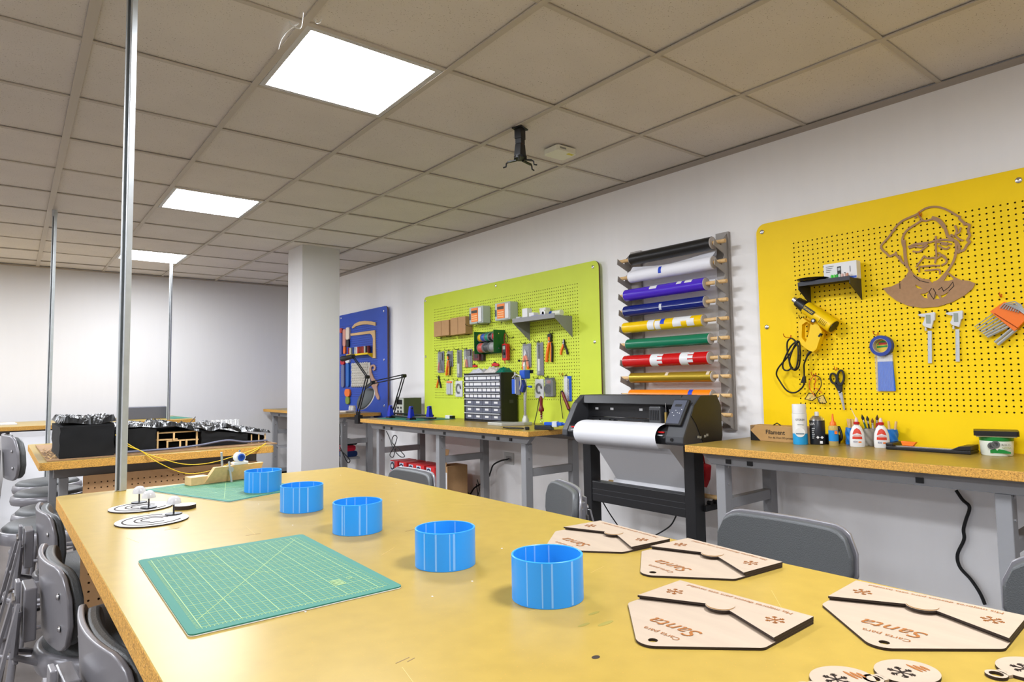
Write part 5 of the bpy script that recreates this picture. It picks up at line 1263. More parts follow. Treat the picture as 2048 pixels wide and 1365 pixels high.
# drill stand
x, y, z = on_green(1043, 2.98, 832)
t = thing('drill_stand', 'drill press stand with blue carriage and silver column beside the drawer cabinet', 'tool', (2.98, y, ZG+.0005), -math.pi/2)
M_CAST = mat('cast_aluminium', (186,186,178), .4, metal=.4)
MB().prism([(-.20,-.16),(-.02,-.17),(.05,-.02),(.05,.06),(-.05,.06),(-.07,-.02),(-.20,-.06)], 0, .022, ft).build('base_plate', M_CAST, t, bevel=.003)
MB().lathe([(.026,.0222),(.026,.04),(.017,.06),(.017,.07)], (.01,.03,0), 18).build('socket', M_CAST, t, smooth=SM)
MB().cyl((.01,.03,.0705), (.01,.03,.43), .0125, n=18).build('column', M_CHROME, t, smooth=SM)
MB().lathe([(.014,.4305),(.008,.455),(.006,.46)], (.01,.03,0), 14).build('column_cap', M_CAST, t, smooth=SM)
MB().tube([(-.05,.03,.47), (.01,.03,.466), (.055,.03,.468)], .003, 6).build('lever_bar', M_BLACK, t); MB().lathe([(.0,0),(.009,.004),(.009,.014),(0,.018)], (-.055,.03,.462), 12).build('lever_knob', M_BLACK, t, smooth=SM)
MB().box(-.02, .04, 0, .06, .335, .40).build('carriage_clamp', M_BLUEP, t, bevel=.008)
MB().box(-.03, .06, .0605, .07, .375, .40).build('clamp_bar', M_BLACK, t)
MB().hexa([(-.085,-.02,.225),(-.05,-.02,.225),(-.05,.02,.225),(-.085,.02,.225)], [(-.085,-.02,.335),(-.05,-.02,.335),(-.05,.02,.335),(-.085,.02,.335)]).build('tool_cradle', M_BLUEP, t, bevel=.004)
MB().box(-.0495, -.045, -.018, .018, .228, .332).build('cradle_edge', M_WHITE, t)
MB().box(-.0445, .0, -.012, .0, .22, .35).build('carriage_plate', mat('grey_casting', (96,98,104), .5), t)
MB().prism([(.0,.25),(.035,.235),(.055,.28),(.03,.33),(.0,.32)], -.012, .02, fw).build('gear_housing', mat('navy_plastic', (24,44,120), .4), t, bevel=.004)
MB().tube([(-.07,-.022,.345), (-.03,-.022,.37), (.02,-.022,.355), (.028,-.022,.30), (.012,-.022,.26)], .006, 8).build('hand_lever', M_CAST, t, smooth=1.)
MB().cyl((.058,0,.28), (.085,0,.28), .003, n=8).build('knob_stem', M_BLACK, t); MB().cyl((.085,0,.28), (.115,0,.278), .007, .009, n=10).build('knob', M_BLUEP, t)
MB().cyl((-.067,0,.336), (-.067,0,.385), .008, n=12).build('spring_tube', M_CHROME, t)
# soldering irons and their holder
M_SRED = mat('dark_red_grip', (110,16,18), .35)
x, y, z = on_green(1083, 3.02, 846)
t = thing('soldering_iron', 'dark red soldering iron standing upright in a spring holder', 'tool', (3.02, y, ZG+.0005), -math.pi/2)
MB().box(-.03, .04, -.03, .03, 0, .006).build('holder_base', M_BLACK, t, bevel=.001)
MB().tube([(.012*math.cos(i*.5), .012*math.sin(i*.5), .008+i*.00105) for i in range(84)], .0016, 5).build('spring', M_CHROME, t, smooth=1.)
MB().lathe([(.006,.05),(.008,.1),(.019,.102),(.021,.118),(.014,.134),(.011,.15),(.013,.18),(.009,.205),(0,.212)], n=16).build('grip', M_SRED, t, smooth=SM)
wire('iron_cable', '', [(0, 0, .21), (-.02, 0, .19), (-.045, .0, .10), (-.06, -.01, .03), (-.04, -.03, .006), (.04, -.05, .005)], .0032, M_RUBBER, par=t)
t = wthing('soldering_iron', 'red and black soldering iron hanging beside the plotter on the green board', 'tool', 1131, 805, .03)
MB().cyl((-.03, 0, .07), (.035, 0, -.05), .011, .013, n=14).build('grip', M_SRED, t, smooth=SM); MB().cyl((.0355, 0, -.051), (.06, 0, -.10), .008, .005, n=10).build('tip', M_BLACK, t); MB().cyl((-.0303, 0, .0707), (-.036, 0, .081), .008, n=10).build('boot', M_BLACK, t)
wire('iron_cable', '', [(-.036, 0, .081), (-.05, 0, .07), (-.05, 0, .0), (-.03, 0, -.12)], .003, M_RUBBER, par=t)
hook(gb, *G(1303, 868), L=.04, m=M_OHOOK)
x, y, z = on_green(1098, 2.80, 850)
t = thing('glue_gun', 'small blue and black glue gun lying on the middle bench', 'tool', (2.80, y, ZG+.0005), R_(-70))
MB().hexa([(-.10,-.02,0),(.03,-.02,0),(.03,.02,0),(-.10,.02,0)], [(-.10,-.018,.028),(.02,-.018,.026),(.02,.018,.026),(-.10,.018,.028)]).build('handle', M_BLACK, t, bevel=.004)
MB().box(-.03, .10, -.016, .016, .0285, .05).build('barrel', M_BLUEP, t, bevel=.005); MB().box(.03, .065, -.019, .019, .02, .056).build('collar', mat('label_silver', (200,204,210), .3), t, bevel=.002); MB().cyl((.1, 0, .039), (.135, 0, .039), .009, .005, n=12).build('nozzle', M_BLUEP, t)
x, y, z = on_green(1040, 2.70, 857)
wire('loose_cable', 'black plug and cable lying near the front edge of the middle bench', [(2.70, y+.18, ZG+.005), (2.74, y+.08, ZG+.005), (2.73, y, ZG+.006), (2.70, y+.02, ZG+.006), (2.69, y+.12, ZG+.005), (2.72, y+.2, ZG+.005)], .004, M_RUBBER)
t = thing('power_plug', 'black power plug lying on the middle bench', 'plug', (2.71, y-.06, ZG+.0005), R_(60)); MB().box(-.02, .02, -.013, .013, 0, .02).build('plug_body', M_BLACK, t, bevel=.004)
for s_ in (-.006, .006): MB().box(.0205, .036, s_-.0015, s_+.0015, .008, .013).build('pin', M_CHROME, t)
t = thing('small_adapter', 'small white and black adapter against the board on the middle bench', 'adapter', (3.12, wp(900, 833, 3.12)[0], ZG+.0005), -math.pi/2)
MB().box(-.05, .02, -.02, .02, 0, .03).build('white_half', M_WHITE, t, bevel=.003); MB().box(.0205, .055, -.019, .019, 0, .028).build('black_half', M_BLACK, t, bevel=.003)
# cutting mat, power supply, board holder at the left end
t = thing('cutting_mat', 'green cutting mat under the blue board holders on the middle bench', 'mat', (2.93, 5.0, ZG+.0004), 0); MB().prism(rrect(-.20, .20, -.36, .36, .01), 0, .003).build('sheet', M_GREENM, t)
yb_ = wp(806, 830, 3.03)[0]
t = thing('power_supply', 'olive grey bench power supply with a pale front panel', 'power supply', (3.0, yb_+.06, ZG+.0036), -math.pi/2)
MB().box(0, .135, 0, .19, 0, .175).build('case', mat('olive_grey', (70,74,62), .5), t, bevel=.003); MB().box(.002, .133, -.008, -.0004, .002, .173).build('front_panel', mat('pale_panel', (190,190,182), .5), t)
MB().box(.02, .115, -.0095, -.0085, .115, .16).build('display', M_BLACK, t)
for (a, b) in ((.04,.085), (.095,.085), (.04,.05), (.095,.05)): MB().cyl((a, -.0085, b), (a, -.017, b), .010, n=12).build('knob', mat('dark_knob', (60,60,60), .4), t)
for a in (.03, .065, .1): MB().cyl((a, -.0085, .02), (a, -.014, .02), .006, n=10).build('terminal', M_RED, t)
t = thing('board_holder', 'circuit board holder frame with three blue uprights on black feet', 'tool', (0, 0, ZG+.0037), 0)
M_NAVY = mat('deep_blue_plastic', (18,40,170), .35)
for k, (px, X) in enumerate(((781, 2.82), (822, 2.80), (859, 2.93))):
    y = wp(px, 836, X)[0]
    MB().hexa([(X-.035,y-.035,.0),(X+.035,y-.035,.0),(X+.035,y+.035,.0),(X-.035,y+.035,.0)], [(X-.03,y-.03,.014),(X+.03,y-.03,.014),(X+.03,y+.03,.014),(X-.03,y+.03,.014)]).build('foot', M_BLACK, t, bevel=.003)
    MB().hexa([(X-.024,y-.024,.0145),(X+.024,y-.024,.0145),(X+.024,y+.024,.0145),(X-.024,y+.024,.0145)], [(X-.013,y-.013,.115),(X+.013,y-.013,.115),(X+.013,y+.013,.115),(X-.013,y+.013,.115)]).build('upright', M_NAVY, t, bevel=.003)
    MB().cyl((X-.004, y-.03, .10), (X-.004, y+.03, .10), .006, n=10).build('clamp_screw', M_BLACK, t)
MB().tube([(2.83, wp(781,830,2.83)[0]+.05, .020), (2.80, wp(822,830,2.80)[0], .020), (2.87, wp(859,830,2.87)[0]-.1, .020)], .009, 6).build('rod', M_BLACK, t)
MB().tube([(2.97, wp(781,830,2.97)[0], .030), (2.96, wp(859,830,2.96)[0]-.06, .030)], .009, 6).build('rod', M_BLACK, t)
# magnifier lamp standing on the green bench
B8 = lambda x, y: (680+x/8.53, 700+y/8.53)
M_ARM = mat('lamp_black', (26,28,26), .4)
def lamp(name, label, X, base, j1, j2, head, zbase, tilt):
    pts = [wp(*B8(*q), X) for q in (base, j1, j2)]
    t = thing(name, label, 'lamp', (X, pts[0][0], zbase), 0)
    L = [Vector((0, p[0]-pts[0][0], p[1]-zbase)) for p in pts]; L[0].z = .03
    MB().cyl((0,0,.0005), (0,0,.0295), .022, n=16).build('clamp', M_BLACK, t)
    off = Vector((.012, 0, 0)); up = Vector((0, 0, .012))
    for s in (-1, 1):
        MB().cyl(L[0]+off*s, L[1]+off*s, .0055, n=8).build('lower_arm', M_ARM, t, smooth=1.)
        MB().cyl(L[1]+up*s+off*0, L[2]+up*s, .0055, n=8).build('upper_arm', M_ARM, t, smooth=1.)
    MB().tube([L[0]+(L[1]-L[0])*.1, L[0]+(L[1]-L[0])*.45], .007, 6).build('spring', M_CHROME, t)
    for p in (L[1], L[2]): MB().cyl(p-Vector((.02,0,0)), p+Vector((.02,0,0)), .017, n=14).build('joint', M_BLACK, t)
    return t, L, pts
tl, L, pts = lamp('magnifier_lamp', 'black magnifier lamp with a big round lens over the middle bench', 2.98, (905, 1010), (1090, 445), (560, 560), None, ZG+.0036, 0)
hc = wp(*B8(430, 830), 2.98); hc = Vector((0, hc[0]-pts[0][0], hc[1]-(ZG+.0036)))
ax = Vector((-.8, -.1, .45)).normalized()
MB().bar(L[2], hc+Vector((0,0,.11)), .012, .03).build('lens_bracket', M_ARM, tl)
MB().lathe([(.0,.006),(.108,.012),(.12,.006),(.125,-.012),(.110,-.014),(.105,0),(0,0)], hc, 36, ax).build('lens_ring', mat('lamp_grey', (84,88,88), .6), tl, smooth=SM)
MB().lathe([(.123,-.0145),(.127,-.004),(.1275,-.015),(.1235,-.0165)], hc, 36, ax).build('rim', M_WHITE, tl, smooth=SM)
# second lamp clamped to the far bench
tl2, L, pts = lamp('swing_arm_lamp', 'black swing-arm lamp clamped to the end of the far bench', 2.80, (310, 1050), (465, 465), (215, 105), None, .9205, 0)
MB().box(-.025, .025, -.05, .03, -.085, -.0006).build('table_clamp', M_BLACK, tl2)
MB().cyl(L[2]+Vector((0,-.02,-.005)), L[2]+Vector((0,.24,-.02)), .022, .03, n=16).build('lamp_head', M_ARM, tl2, smooth=SM)
tl2.location.y += 0
# cables tied in loops under the benches
wire('tied_cable', 'black cable tied in a bow hanging below the left end of the middle bench', [(2.72, 5.14, .80), (2.71, 5.06, .74), (2.71, 5.0, .66), (2.71, 4.88, .60), (2.71, 4.80, .61), (2.71, 4.90, .66), (2.71, 5.02, .71), (2.71, 4.99, .77), (2.71, 4.93, .76), (2.71, 4.98, .68), (2.71, 5.06, .60), (2.71, 5.0, .585), (2.71, 4.96, .66)], .004, M_RUBBER)
wire('tied_cable', 'black cable tied in loops hanging from the lamp clamp on the far bench', [(2.76, 6.22, .82), (2.76, 6.22, .70), (2.76, 6.3, .66), (2.76, 6.55, .76), (2.76, 6.62, .72), (2.76, 6.4, .62), (2.76, 6.1, .52), (2.76, 5.98, .47), (2.76, 6.05, .45), (2.76, 6.25, .6), (2.76, 6.22, .40), (2.77, 6.2, .012)], .0045, M_RUBBER)
t = thing('wall_socket', 'grey wall socket plate under the middle bench', 'socket', (W-.0005, 4.065, .60), -math.pi/2)
MB().box(-.065, .055, -.008, 0, -.045, .05).build('plate', mat('socket_grey', (205,205,203), .5), t, bevel=.002); MB().box(-.04, .03, -.0095, -.0083, -.02, .02).build('socket_face', mat('socket_mid', (170,170,170), .5), t)
Z3 = lambda x, y: (700+x/4.267, 820+y/4.267)
wire('extension_cable', 'black power cable plugged into the wall socket under the middle bench', [(W-.012, 4.07, .60)]+[(W-.07, *wp(*Z3(a, b), W-.07)) for a, b in ((1340,425),(1290,435),(1225,470),(1200,530),(1180,580),(1120,630),(1060,670),(1020,722),(980,665),(930,600),(890,520),(820,460))], .0065, M_RUBBER)
wire('extension_cable', 'thin black cord looping at the rear leg of the middle bench', [(W-.06, 4.44, .40), (W-.055, 4.42, .30), (W-.06, 4.50, .2), (W-.06, 4.56, .12), (W-.06, 4.52, .05), (W-.06, 4.44, .08), (W-.06, 4.42, .2), (W-.055, 4.46, .36)], .004, M_RUBBER)
# red boxes and carton below
zt_ = wp(800, 919, 2.95)[1]; bh = .105
t = thing('carton', 'plain brown carton under the stack of red boxes', 'box', (2.95, 5.08, 0), 0); MB().box(-.12, .14, -.42, .32, .0005, zt_-2*bh-.003).build('body', M_CARD, t, bevel=.003)
M_RBOX = mat('red_carton', (196,36,40), .5); k = 0
POS = ['far left', 'second from the left', 'middle', 'second from the right', 'right']
for r in range(2):
    for c in range(5):
        yy = 5.33-.155*c-.012*((c*7) % 3); dz = zt_-2*bh-.002+(bh+.0008)*r
        if r == 1 and c == 4: dz -= 0
        t = thing('red_box', 'red and white box, %s of the %s row under the middle bench' % (POS[c], ['lower', 'upper'][r]), 'box', (2.86, yy, dz), -math.pi/2, 'red boxes under the bench')
        MB().box(0, .13, 0, .2, 0, bh).build('carton_body', M_RBOX, t, bevel=.001); MB().box(.004, .075, -.0012, -.0003, .012, bh-.008).build('pale_label', mat('pale_label', (186,200,214), .5), t)
        MB().cyl((.04, -.0014, bh*.52), (.04, -.0024, bh*.52), .036, n=20).build('dark_ring', mat('label_navy', (26,38,66), .5), t); MB().cyl((.04, -.0025, bh*.52), (.04, -.0034, bh*.52), .021, n=18).build('white_disc', M_WHITE, t)
yv = wp(905, 950, 2.95)[0]; zt2 = wp(905, 932, 2.95)[1]
t = thing('carton', 'open brown carton with shipping labels under the middle bench', 'box', (2.88, yv+.05, 0), -math.pi/2)
MB().box(-.09, .08, 0, .20, .0005, zt2).build('body', M_CARD, t, bevel=.002)
MB().hexa([(-.09,.0,zt2+.0005),(.06,.0,zt2+.0005),(.06,.003,zt2+.0005),(-.09,.003,zt2+.0005)], [(-.11,.06,zt2+.13),(.02,.06,zt2+.13),(.02,.063,zt2+.13),(-.11,.063,zt2+.13)]).build('flap', M_CARD, t)
for (a, b) in ((-.08,-.01), (.0,.075)): MB().box(a, b, -.0012, -.0003, zt2-.20, zt2-.05).build('shipping_label', M_PAPER, t)

# ================================================================= blue board and far bench
B9 = lambda x, y: (680+x/9.745, 600+y/9.745)
def cut(name, label, cat, Zf, pts, m, th=.012, off=.001, holes=()):
    c = pts[0]; t = wthing(name, label, cat, *Zf(*c), off); f = lambda p: LW(t, *Zf(*p))
    MB().prism([f(p) for p in pts], 0, th, fw, [[f(p) for p in h] for h in holes]).build('cutout', m, t, bevel=.001); return t
cut('wooden_arc', 'curved pale wooden piece at the top of the blue board', 'wood part', B9, [(245,540),(300,470),(390,425),(500,412),(620,420),(705,440),(705,508),(640,492),(540,480),(440,485),(330,515),(262,562)], M_WOOD)
cut('wooden_bracket', 'pale wooden corner bracket hanging on the blue board', 'wood part', B9, [(220,660),(600,605),(695,595),(708,1140),(655,1140),(660,760),(640,690),(600,662),(225,705)], M_WOOD)
t = wthing('spool_shelf', 'yellow shelf lined with thread spools on the blue board', 'shelf', *B9(640, 1040), 0); xl3 = LW(t, *B9(215, 1075))[0]
MB().box(xl3, 0, -.06, -.0005, -.004, 0).build('tray', M_YEL, t); MB().prism([(-.06,-.0045),(-.06,-.016),(-.0006,-.055),(-.0006,-.0045)], -.004, 0, lambda u, v, h: (h, u, v)).build('side_bracket', M_YEL, t); MB().box(xl3, 0, -.063, -.0605, -.014, .006).build('lip', M_YEL, t)
cl = [('dark red',(150,24,30)),('cream',(236,226,196)),('grey',(90,96,90)),('blue',(40,70,160)),('light grey',(170,180,190)),('white',(236,236,236)),('red',(190,40,30)),('maroon',(120,30,26)),('rust',(170,60,40)),('brick red',(176,50,44)),('ivory',(226,220,210)),('black',(24,26,24)),('wine',(110,24,30))]
for k, (n, c) in enumerate(cl):
    tt = thing('thread_spool', 'small %s thread spool on the yellow shelf of the blue board' % n, 'spool', (XB-.034, t['pY']-xl3-.03-(-xl3-.06)*k/12, t['pZ']+.0006), 0, 'thread spools')
    MB().lathe([(.019,0),(.019,.006),(.016,.008),(.0175,.04),(.016,.074),(.019,.076),(.019,.082)], n=14).build('thread', mat('thread_%d' % k, c, .6), tt, smooth=SM)
def tool_strip(label, x0, x1, y0, y1, m1, m2, Zf=B9, f=.55):
    t, w_, h = W_('hand_tool', label, 'tool', x0, y0, x1, y1, Zf, .002)
    MB().prism(rrect(0, w_, -h*f, 0, w_*.3), 0, .02, fw).build('head', m1, t, bevel=.003); MB().prism(rrect(w_*.15, w_*.85, -h, -h*f-.001, w_*.25), 0, .018, fw).build('grip', m2, t, bevel=.003)
tool_strip('tool in a blue and red pack at the far left of the blue board', 22, 62, 560, 1060, mat('dull_red', (196,70,60), .5), mat('mauve_blue', (96,100,170), .5), f=.18)
tool_strip('red and white tool with an orange tip on the blue board', 80, 135, 580, 1050, mat('pinkish', (214,150,136), .5), M_ORANGE, f=.7)
tool_strip('cream and black scissors in a pack on the blue board', 140, 205, 545, 920, mat('cream_pack', (232,214,196), .5), M_BLACK, f=.62)
tool_strip('red capped file on the blue board under the lamp head', 30, 100, 160, 640, M_RED, mat('steel_mauve', (110,116,150), .4), B8, f=.2)
tool_strip('blue handled file with a white ring on the blue board', 115, 180, 165, 630, M_WHITE, mat('sea_blue', (30,104,190), .4), B8, f=.14)
tool_strip('orange and green glue tube hanging low on the blue board', 100, 190, 670, 930, M_ORANGE, mat('leaf_green', (130,150,60), .5), B8, f=.5)
# white printed lattice
t, w_, h = W_('printed_lattice', 'off-white 3D-printed scaly sheet hanging on the blue board', 'print', 200, 240, 520, 625, B8, .004)
M_LAT = mat('lattice_white', (206,202,192), .5); MB().box(0, w_, -.004, 0, -h, 0).build('sheet', M_LAT, t)
n = 9
for i in range(n):
    for j in range(9):
        a, b = w_*(i+.5+.25*(j % 2))/n, -h*(j+.5)/9
        if a+w_*.06 < w_: MB().lathe([(w_*.055, 0), (w_*.03, .01), (0, .013)], (a, -.0042, b), 6, (0,-1,0)).build('scale', M_LAT, t)
cut('wooden_scroll', 'pink-brown wooden scroll shaped like a violin neck on the blue board', 'wood part', B8, [(540,260),(590,250),(620,290),(615,340),(585,360),(565,335),(590,325),(595,290),(565,280),(545,310),(550,390),(590,490),(640,545),(660,580),(640,630),(650,720),(682,800),(680,850),(650,848),(600,740),(580,660),(545,610),(560,560),(520,430),(515,320)], mat('pinkish_wood', (190,150,128), .6))
def on_far(px, X): return (X, wp(px, 818, X)[0], .9205)
t = thing('glue_bottles', 'pair of small white glue jars on the far bench', 'jar', (0,0,0))
for nm, px, lab in (('jar', 702, 'left small white jar on the far bench'), ('jar', 707, 'right small white jar on the far bench')):
    x, y, z = on_far(px, 3.05); tt = thing(nm, lab, 'jar', (x, y, z), 0, 'white jars'); MB().lathe([(.026,0),(.026,.05),(.02,.056)], n=18).build('body', M_WHITE, tt, smooth=SM); MB().lathe([(.022,.0565),(.022,.07),(0,.071)], n=18).build('cap', mat('cream_cap', (236,226,206), .4), tt, smooth=SM)
bpy.data.objects.remove(t)
x, y, z = on_far(692, 2.95); t = thing('soap_bar', 'flat cream plastic block on the far bench', 'block', (x, y, z), .3); MB().box(-.05, .07, -.05, .05, 0, .022).build('body', mat('cream_block', (226,216,206), .5), t, bevel=.008)
# cloth rolls on a lower shelf of the far bench
t = thing('lower_shelf', 'grey shelf under the far bench', 'shelf', (0, 0, 0)); MB().box(2.86, 3.05, 6.36, 8.42, .43, .45).build('board', M_STEEL, t)
for k, (n, c, z, dx) in enumerate([('dark blue',(18,44,96),.4505,.02), ('crimson',(196,22,52),.512,.0), ('black',(16,16,18),.574,.02)]):
    t = thing('fabric_roll', '%s folded fabric on the shelf under the far bench' % n, 'fabric', (2.90+dx, 6.42, z), 0, 'folded fabrics')
    MB().prism(rrect(-.035, .13, 0, .06, .025), 0, .55, lambda u, v, h: (u, h, v)).build('cloth', mat('cloth_%d' % k, c, .85), t, bevel=.004)
for k, (n, c, z) in enumerate([('dark brown',(40,30,28),.4505), ('green',(14,90,74),.492), ('red',(190,24,34),.545)]):
    t = thing('fabric_pile', '%s fabric heap at the far end of the shelf under the far bench' % n, 'fabric', (2.94, 7.72+.04*k, z), .1*k, 'folded fabrics')
    MB().lathe([(.09-.015*k,0),(.10-.02*k,.015),(.07-.02*k,.036+.03*(k == 2)),(0,.04+.05*(k == 2))], n=14, sy=1.5).build('cloth', mat('heap_%d' % k, c, .85), t, smooth=SM)

# ================================================================= right bench
ZY = .90
def on_y(px, py): x, y = tp(px, py, ZY); return (min(x, 3.12), wp(px, py, min(x, 3.12))[0], ZY+.0005)
# filament box
Yf = wp(1501, 868, 3.05)[0]; t = thing('filament_box', 'kraft cardboard box printed Filament at the left end of the right bench', 'box', (3.05, Yf, ZY+.0005), -math.pi/2)
MB().box(0, .34, 0, .10, 0, .078).build('carton', M_KRAFT, t, bevel=.001)
M_INK = mat('box_ink', (44,36,28), .6)
wtext('Filament', .135, .046, .030, M_INK, t, y=-.0012, offset=.0004); wtext('For da Vinci 3D printer', .165, .020, .014, M_INK, t, y=-.0012)
MB().prism([(.0005,.001),(.055,.001),(.0005,.052)], .0004, .001, fw).build('black_corner', M_BLACK, t); MB().prism([(.0005,.052),(.028,.077),(.0005,.077)], .0004, .001, fw).build('dark_kraft_corner', mat('kraft_dark', (130,104,72), .7), t)  # black and darker kraft triangles at the left end of the front
MB().tube([(.10, .05, .0782), (.12, .05, .09), (.14, .05, .0782)], .003, 6).build('string_handle', M_RUBBER, t)
def can(name, label, px, py, r, prof, parts):
    x, y, z = on_y(px, py); t = thing(name, label, 'bottle', (x+r, y, z), -math.pi/2+.5); return t
x, y, z = on_y(1595, 890); t = thing('spray_can', 'tall white spray can with a light blue base on the right bench', 'spray can', (x+.03, y, z), -math.pi/2+.47)
MB().lathe([(.032,0),(.033,.003),(.033,.052)], n=30).build('blue_band', mat('sky_blue', (40,160,222), .35), t, smooth=SM); MB().lathe([(.033,.0522),(.033,.142),(.0325,.148)], n=30).build('label', mat('can_white', (232,232,230), .35), t, smooth=SM)
MB().lathe([(.0315,.1485),(.0315,.188),(.030,.192),(0,.192)], n=30).build('cap', M_WHITE, t, smooth=SM)
MB().cyl((0,-.0325,.058), (0,-.0345,.058), .022, n=24).build('label_circle', mat('can_white', (232,232,230), .35), t); MB().box(-.018, .018, -.036, -.0348, .05, .055).build('label_picture', mat('picture_grey', (110,130,140), .5), t)
wtext('STEREN', .004, .118, .0125, M_BLACK, t, y=-.0336); MB().box(-.010, .018, -.0345, -.0336, .095, .098).build('printed_line', mat('print_grey', (180,184,188), .5), t)
x, y, z = on_y(1630, 890); t = thing('spray_can', 'black spray can with a silver shoulder and white nozzle on the right bench', 'spray can', (x+.03, y, z), -math.pi/2+.47)
MB().lathe([(.033,0),(.0345,.004),(.0345,.112),(.033,.114)], n=30).build('label', mat('can_black', (34,36,42), .35), t, smooth=SM); MB().lathe([(.0345,.1142),(.030,.124),(.022,.132),(.019,.136)], n=30).build('shoulder', M_CHROME, t, smooth=SM); MB().lathe([(.010,.1362),(.010,.152),(.006,.155),(0,.155)], n=16).build('nozzle', M_WHITE, t, smooth=SM)
for (a, b) in ((.0,.035), (.018,.035)): MB().prism([(a-.007,b),(a,b-.007),(a+.007,b),(a,b+.007)], .0352, .0362, fw).build('warning_mark', M_WHITE, t)
MB().box(.008, .020, -.0362, -.0352, .006, .018).build('pale_patch', M_WHITE, t); wtext('UA', -.022, .098, .016, M_WHITE, t, y=-.0354)
for k in range(6): MB().box(-.024, -.016+.002*(k % 3), -.0362, -.0352, .03+.009*k, .0335+.009*k).build('printed_line', mat('print_grey', (180,184,188), .5), t)
x, y, z = on_y(1664, 893); t = thing('glue_bottle', 'clear glue bottle with an orange spout and blue label on the right bench', 'bottle', (x+.02, y, z), -math.pi/2+.47)
MB().lathe([(.0195,0),(.0205,.003),(.0205,.022)], n=24).build('clear_base', mat('clear_glue', (214,190,120), .15, alpha=.6), t, smooth=SM); MB().lathe([(.0208,.0222),(.0208,.072)], n=24).build('blue_label', mat('label_blue', (28,138,214), .4), t, smooth=SM); MB().lathe([(.0205,.0722),(.0205,.088),(.016,.094)], n=24).build('shoulder', mat('clear_glue', (214,190,120), .15, alpha=.6), t, smooth=SM)
MB().lathe([(.0145,.0942),(.013,.108),(.006,.116),(.003,.148),(0,.149)], n=18).build('spout', M_ORANGE, t, smooth=SM); MB().box(.004, .016, -.0225, -.0205, .056, .070).build('orange_patch', M_ORANGE, t)
# printed brush cups
def cup(label, px, py, m, dx=.0):
    x, y, z = on_y(px, py); t = thing('brush_cup', label, 'cup', (x+.03+dx, y, z), 0, 'knitted-look printed cups'); n = 36; vs = []; fs = []; H = 10
    for l in range(H+1):
        for k in range(n):
            a = 2*math.pi*k/n; r = .031+.0035*math.sin(6*a+l*1.25)
            vs.append((r*math.cos(a), r*math.sin(a), .078*l/H))
    for l in range(H):
        for k in range(n): fs.append((l*n+k, l*n+(k+1) % n, (l+1)*n+(k+1) % n, (l+1)*n+k))
    fs.append(tuple(reversed(range(n)))); MB().add(vs, fs).build('wall', m, t, smooth=1.2, fix=False)
    MB().lathe([(.024,.006),(.024,.077)], n=24).build('inner_wall', m, t, smooth=1.); return x+.03+dx, y, z
cA = cup('left blue printed cup holding wooden sticks on the right bench', 1698, 890, mat('cup_blue', (34,126,214), .4), .02)
cB = cup('grey printed cup holding paint brushes on the right bench', 1735, 893, mat('cup_grey', (150,144,132), .5), .02)
cC = cup('right blue printed cup holding wooden sticks on the right bench', 1772, 894, mat('cup_blue', (34,126,214), .4), .02)
for k, (dx, dy) in enumerate(((.010,.016),(.004,.006),(-.002,-.004),(-.008,.012))):
    t = thing('wooden_stick', '%s of the four wooden sticks in the left blue cup' % ['leftmost', 'second', 'third', 'frontmost'][k], 'stick', (cA[0]+dx, cA[1]+dy, cA[2]+.0065), 0, 'wooden sticks'); MB().tube([(0,0,0), (.004,.012-.004*k,.112)], .0052, 8).build('stick', M_WOOD, t, smooth=1.)
for k, (dx, dy) in enumerate(((.006,.002),(.0,-.012))):
    t = thing('wooden_stick', '%s wooden stick in the right blue cup' % ['upright', 'leaning'][k], 'stick', (cC[0]+dx, cC[1]+dy, cC[2]+.0065), 0, 'wooden sticks'); MB().tube([(0,0,0), (.004,.004-.020*k,.108)], .0056, 8).build('stick', M_WOOD, t, smooth=1.)
for k, (dy, h, lean, c, tip) in enumerate(((.012,.10,.035,(120,122,126),(60,60,66)), (.006,.125,.022,(20,90,70),(24,24,26)), (.0,.12,.012,(20,22,22),(40,44,40)), (-.006,.11,.002,(176,178,180),(120,70,40)), (-.012,.125,-.008,(170,24,40),(70,40,24)))):
    t = thing('paint_brush', 'paint brush with %s handle in the grey cup' % ['a grey', 'a green', 'a black', 'a silver', 'a red'][k], 'brush', (cB[0]+.004*(k-2), cB[1]+dy, cB[2]+.0065), 0, 'paint brushes')
    tp_ = Vector((.006, lean*1.4, h)); MB().tube([(0,0,0), tp_*.78], .0042, 8).build('handle', mat('brush_%d' % k, c, .4), t, smooth=1.); MB().tube([tp_*.781, tp_*.88], .005, 8).build('ferrule', M_CHROME, t, smooth=1.); MB().tube([tp_*.881, tp_*.95, tp_*1.08], [.005, .0075, .001], 8).build('bristles', mat('bristle_%d' % k, tip, .7), t, smooth=1.)
t = thing('pointed_tool', 'thin pale modelling tool leaning in the grey cup', 'tool', (cB[0], cB[1]+.016, cB[2]+.0065), 0); MB().tube([(0,0,0), (.01,.075,.165)], [.0035, .0012], 6).build('rod', mat('pale_pink', (226,210,206), .4), t)
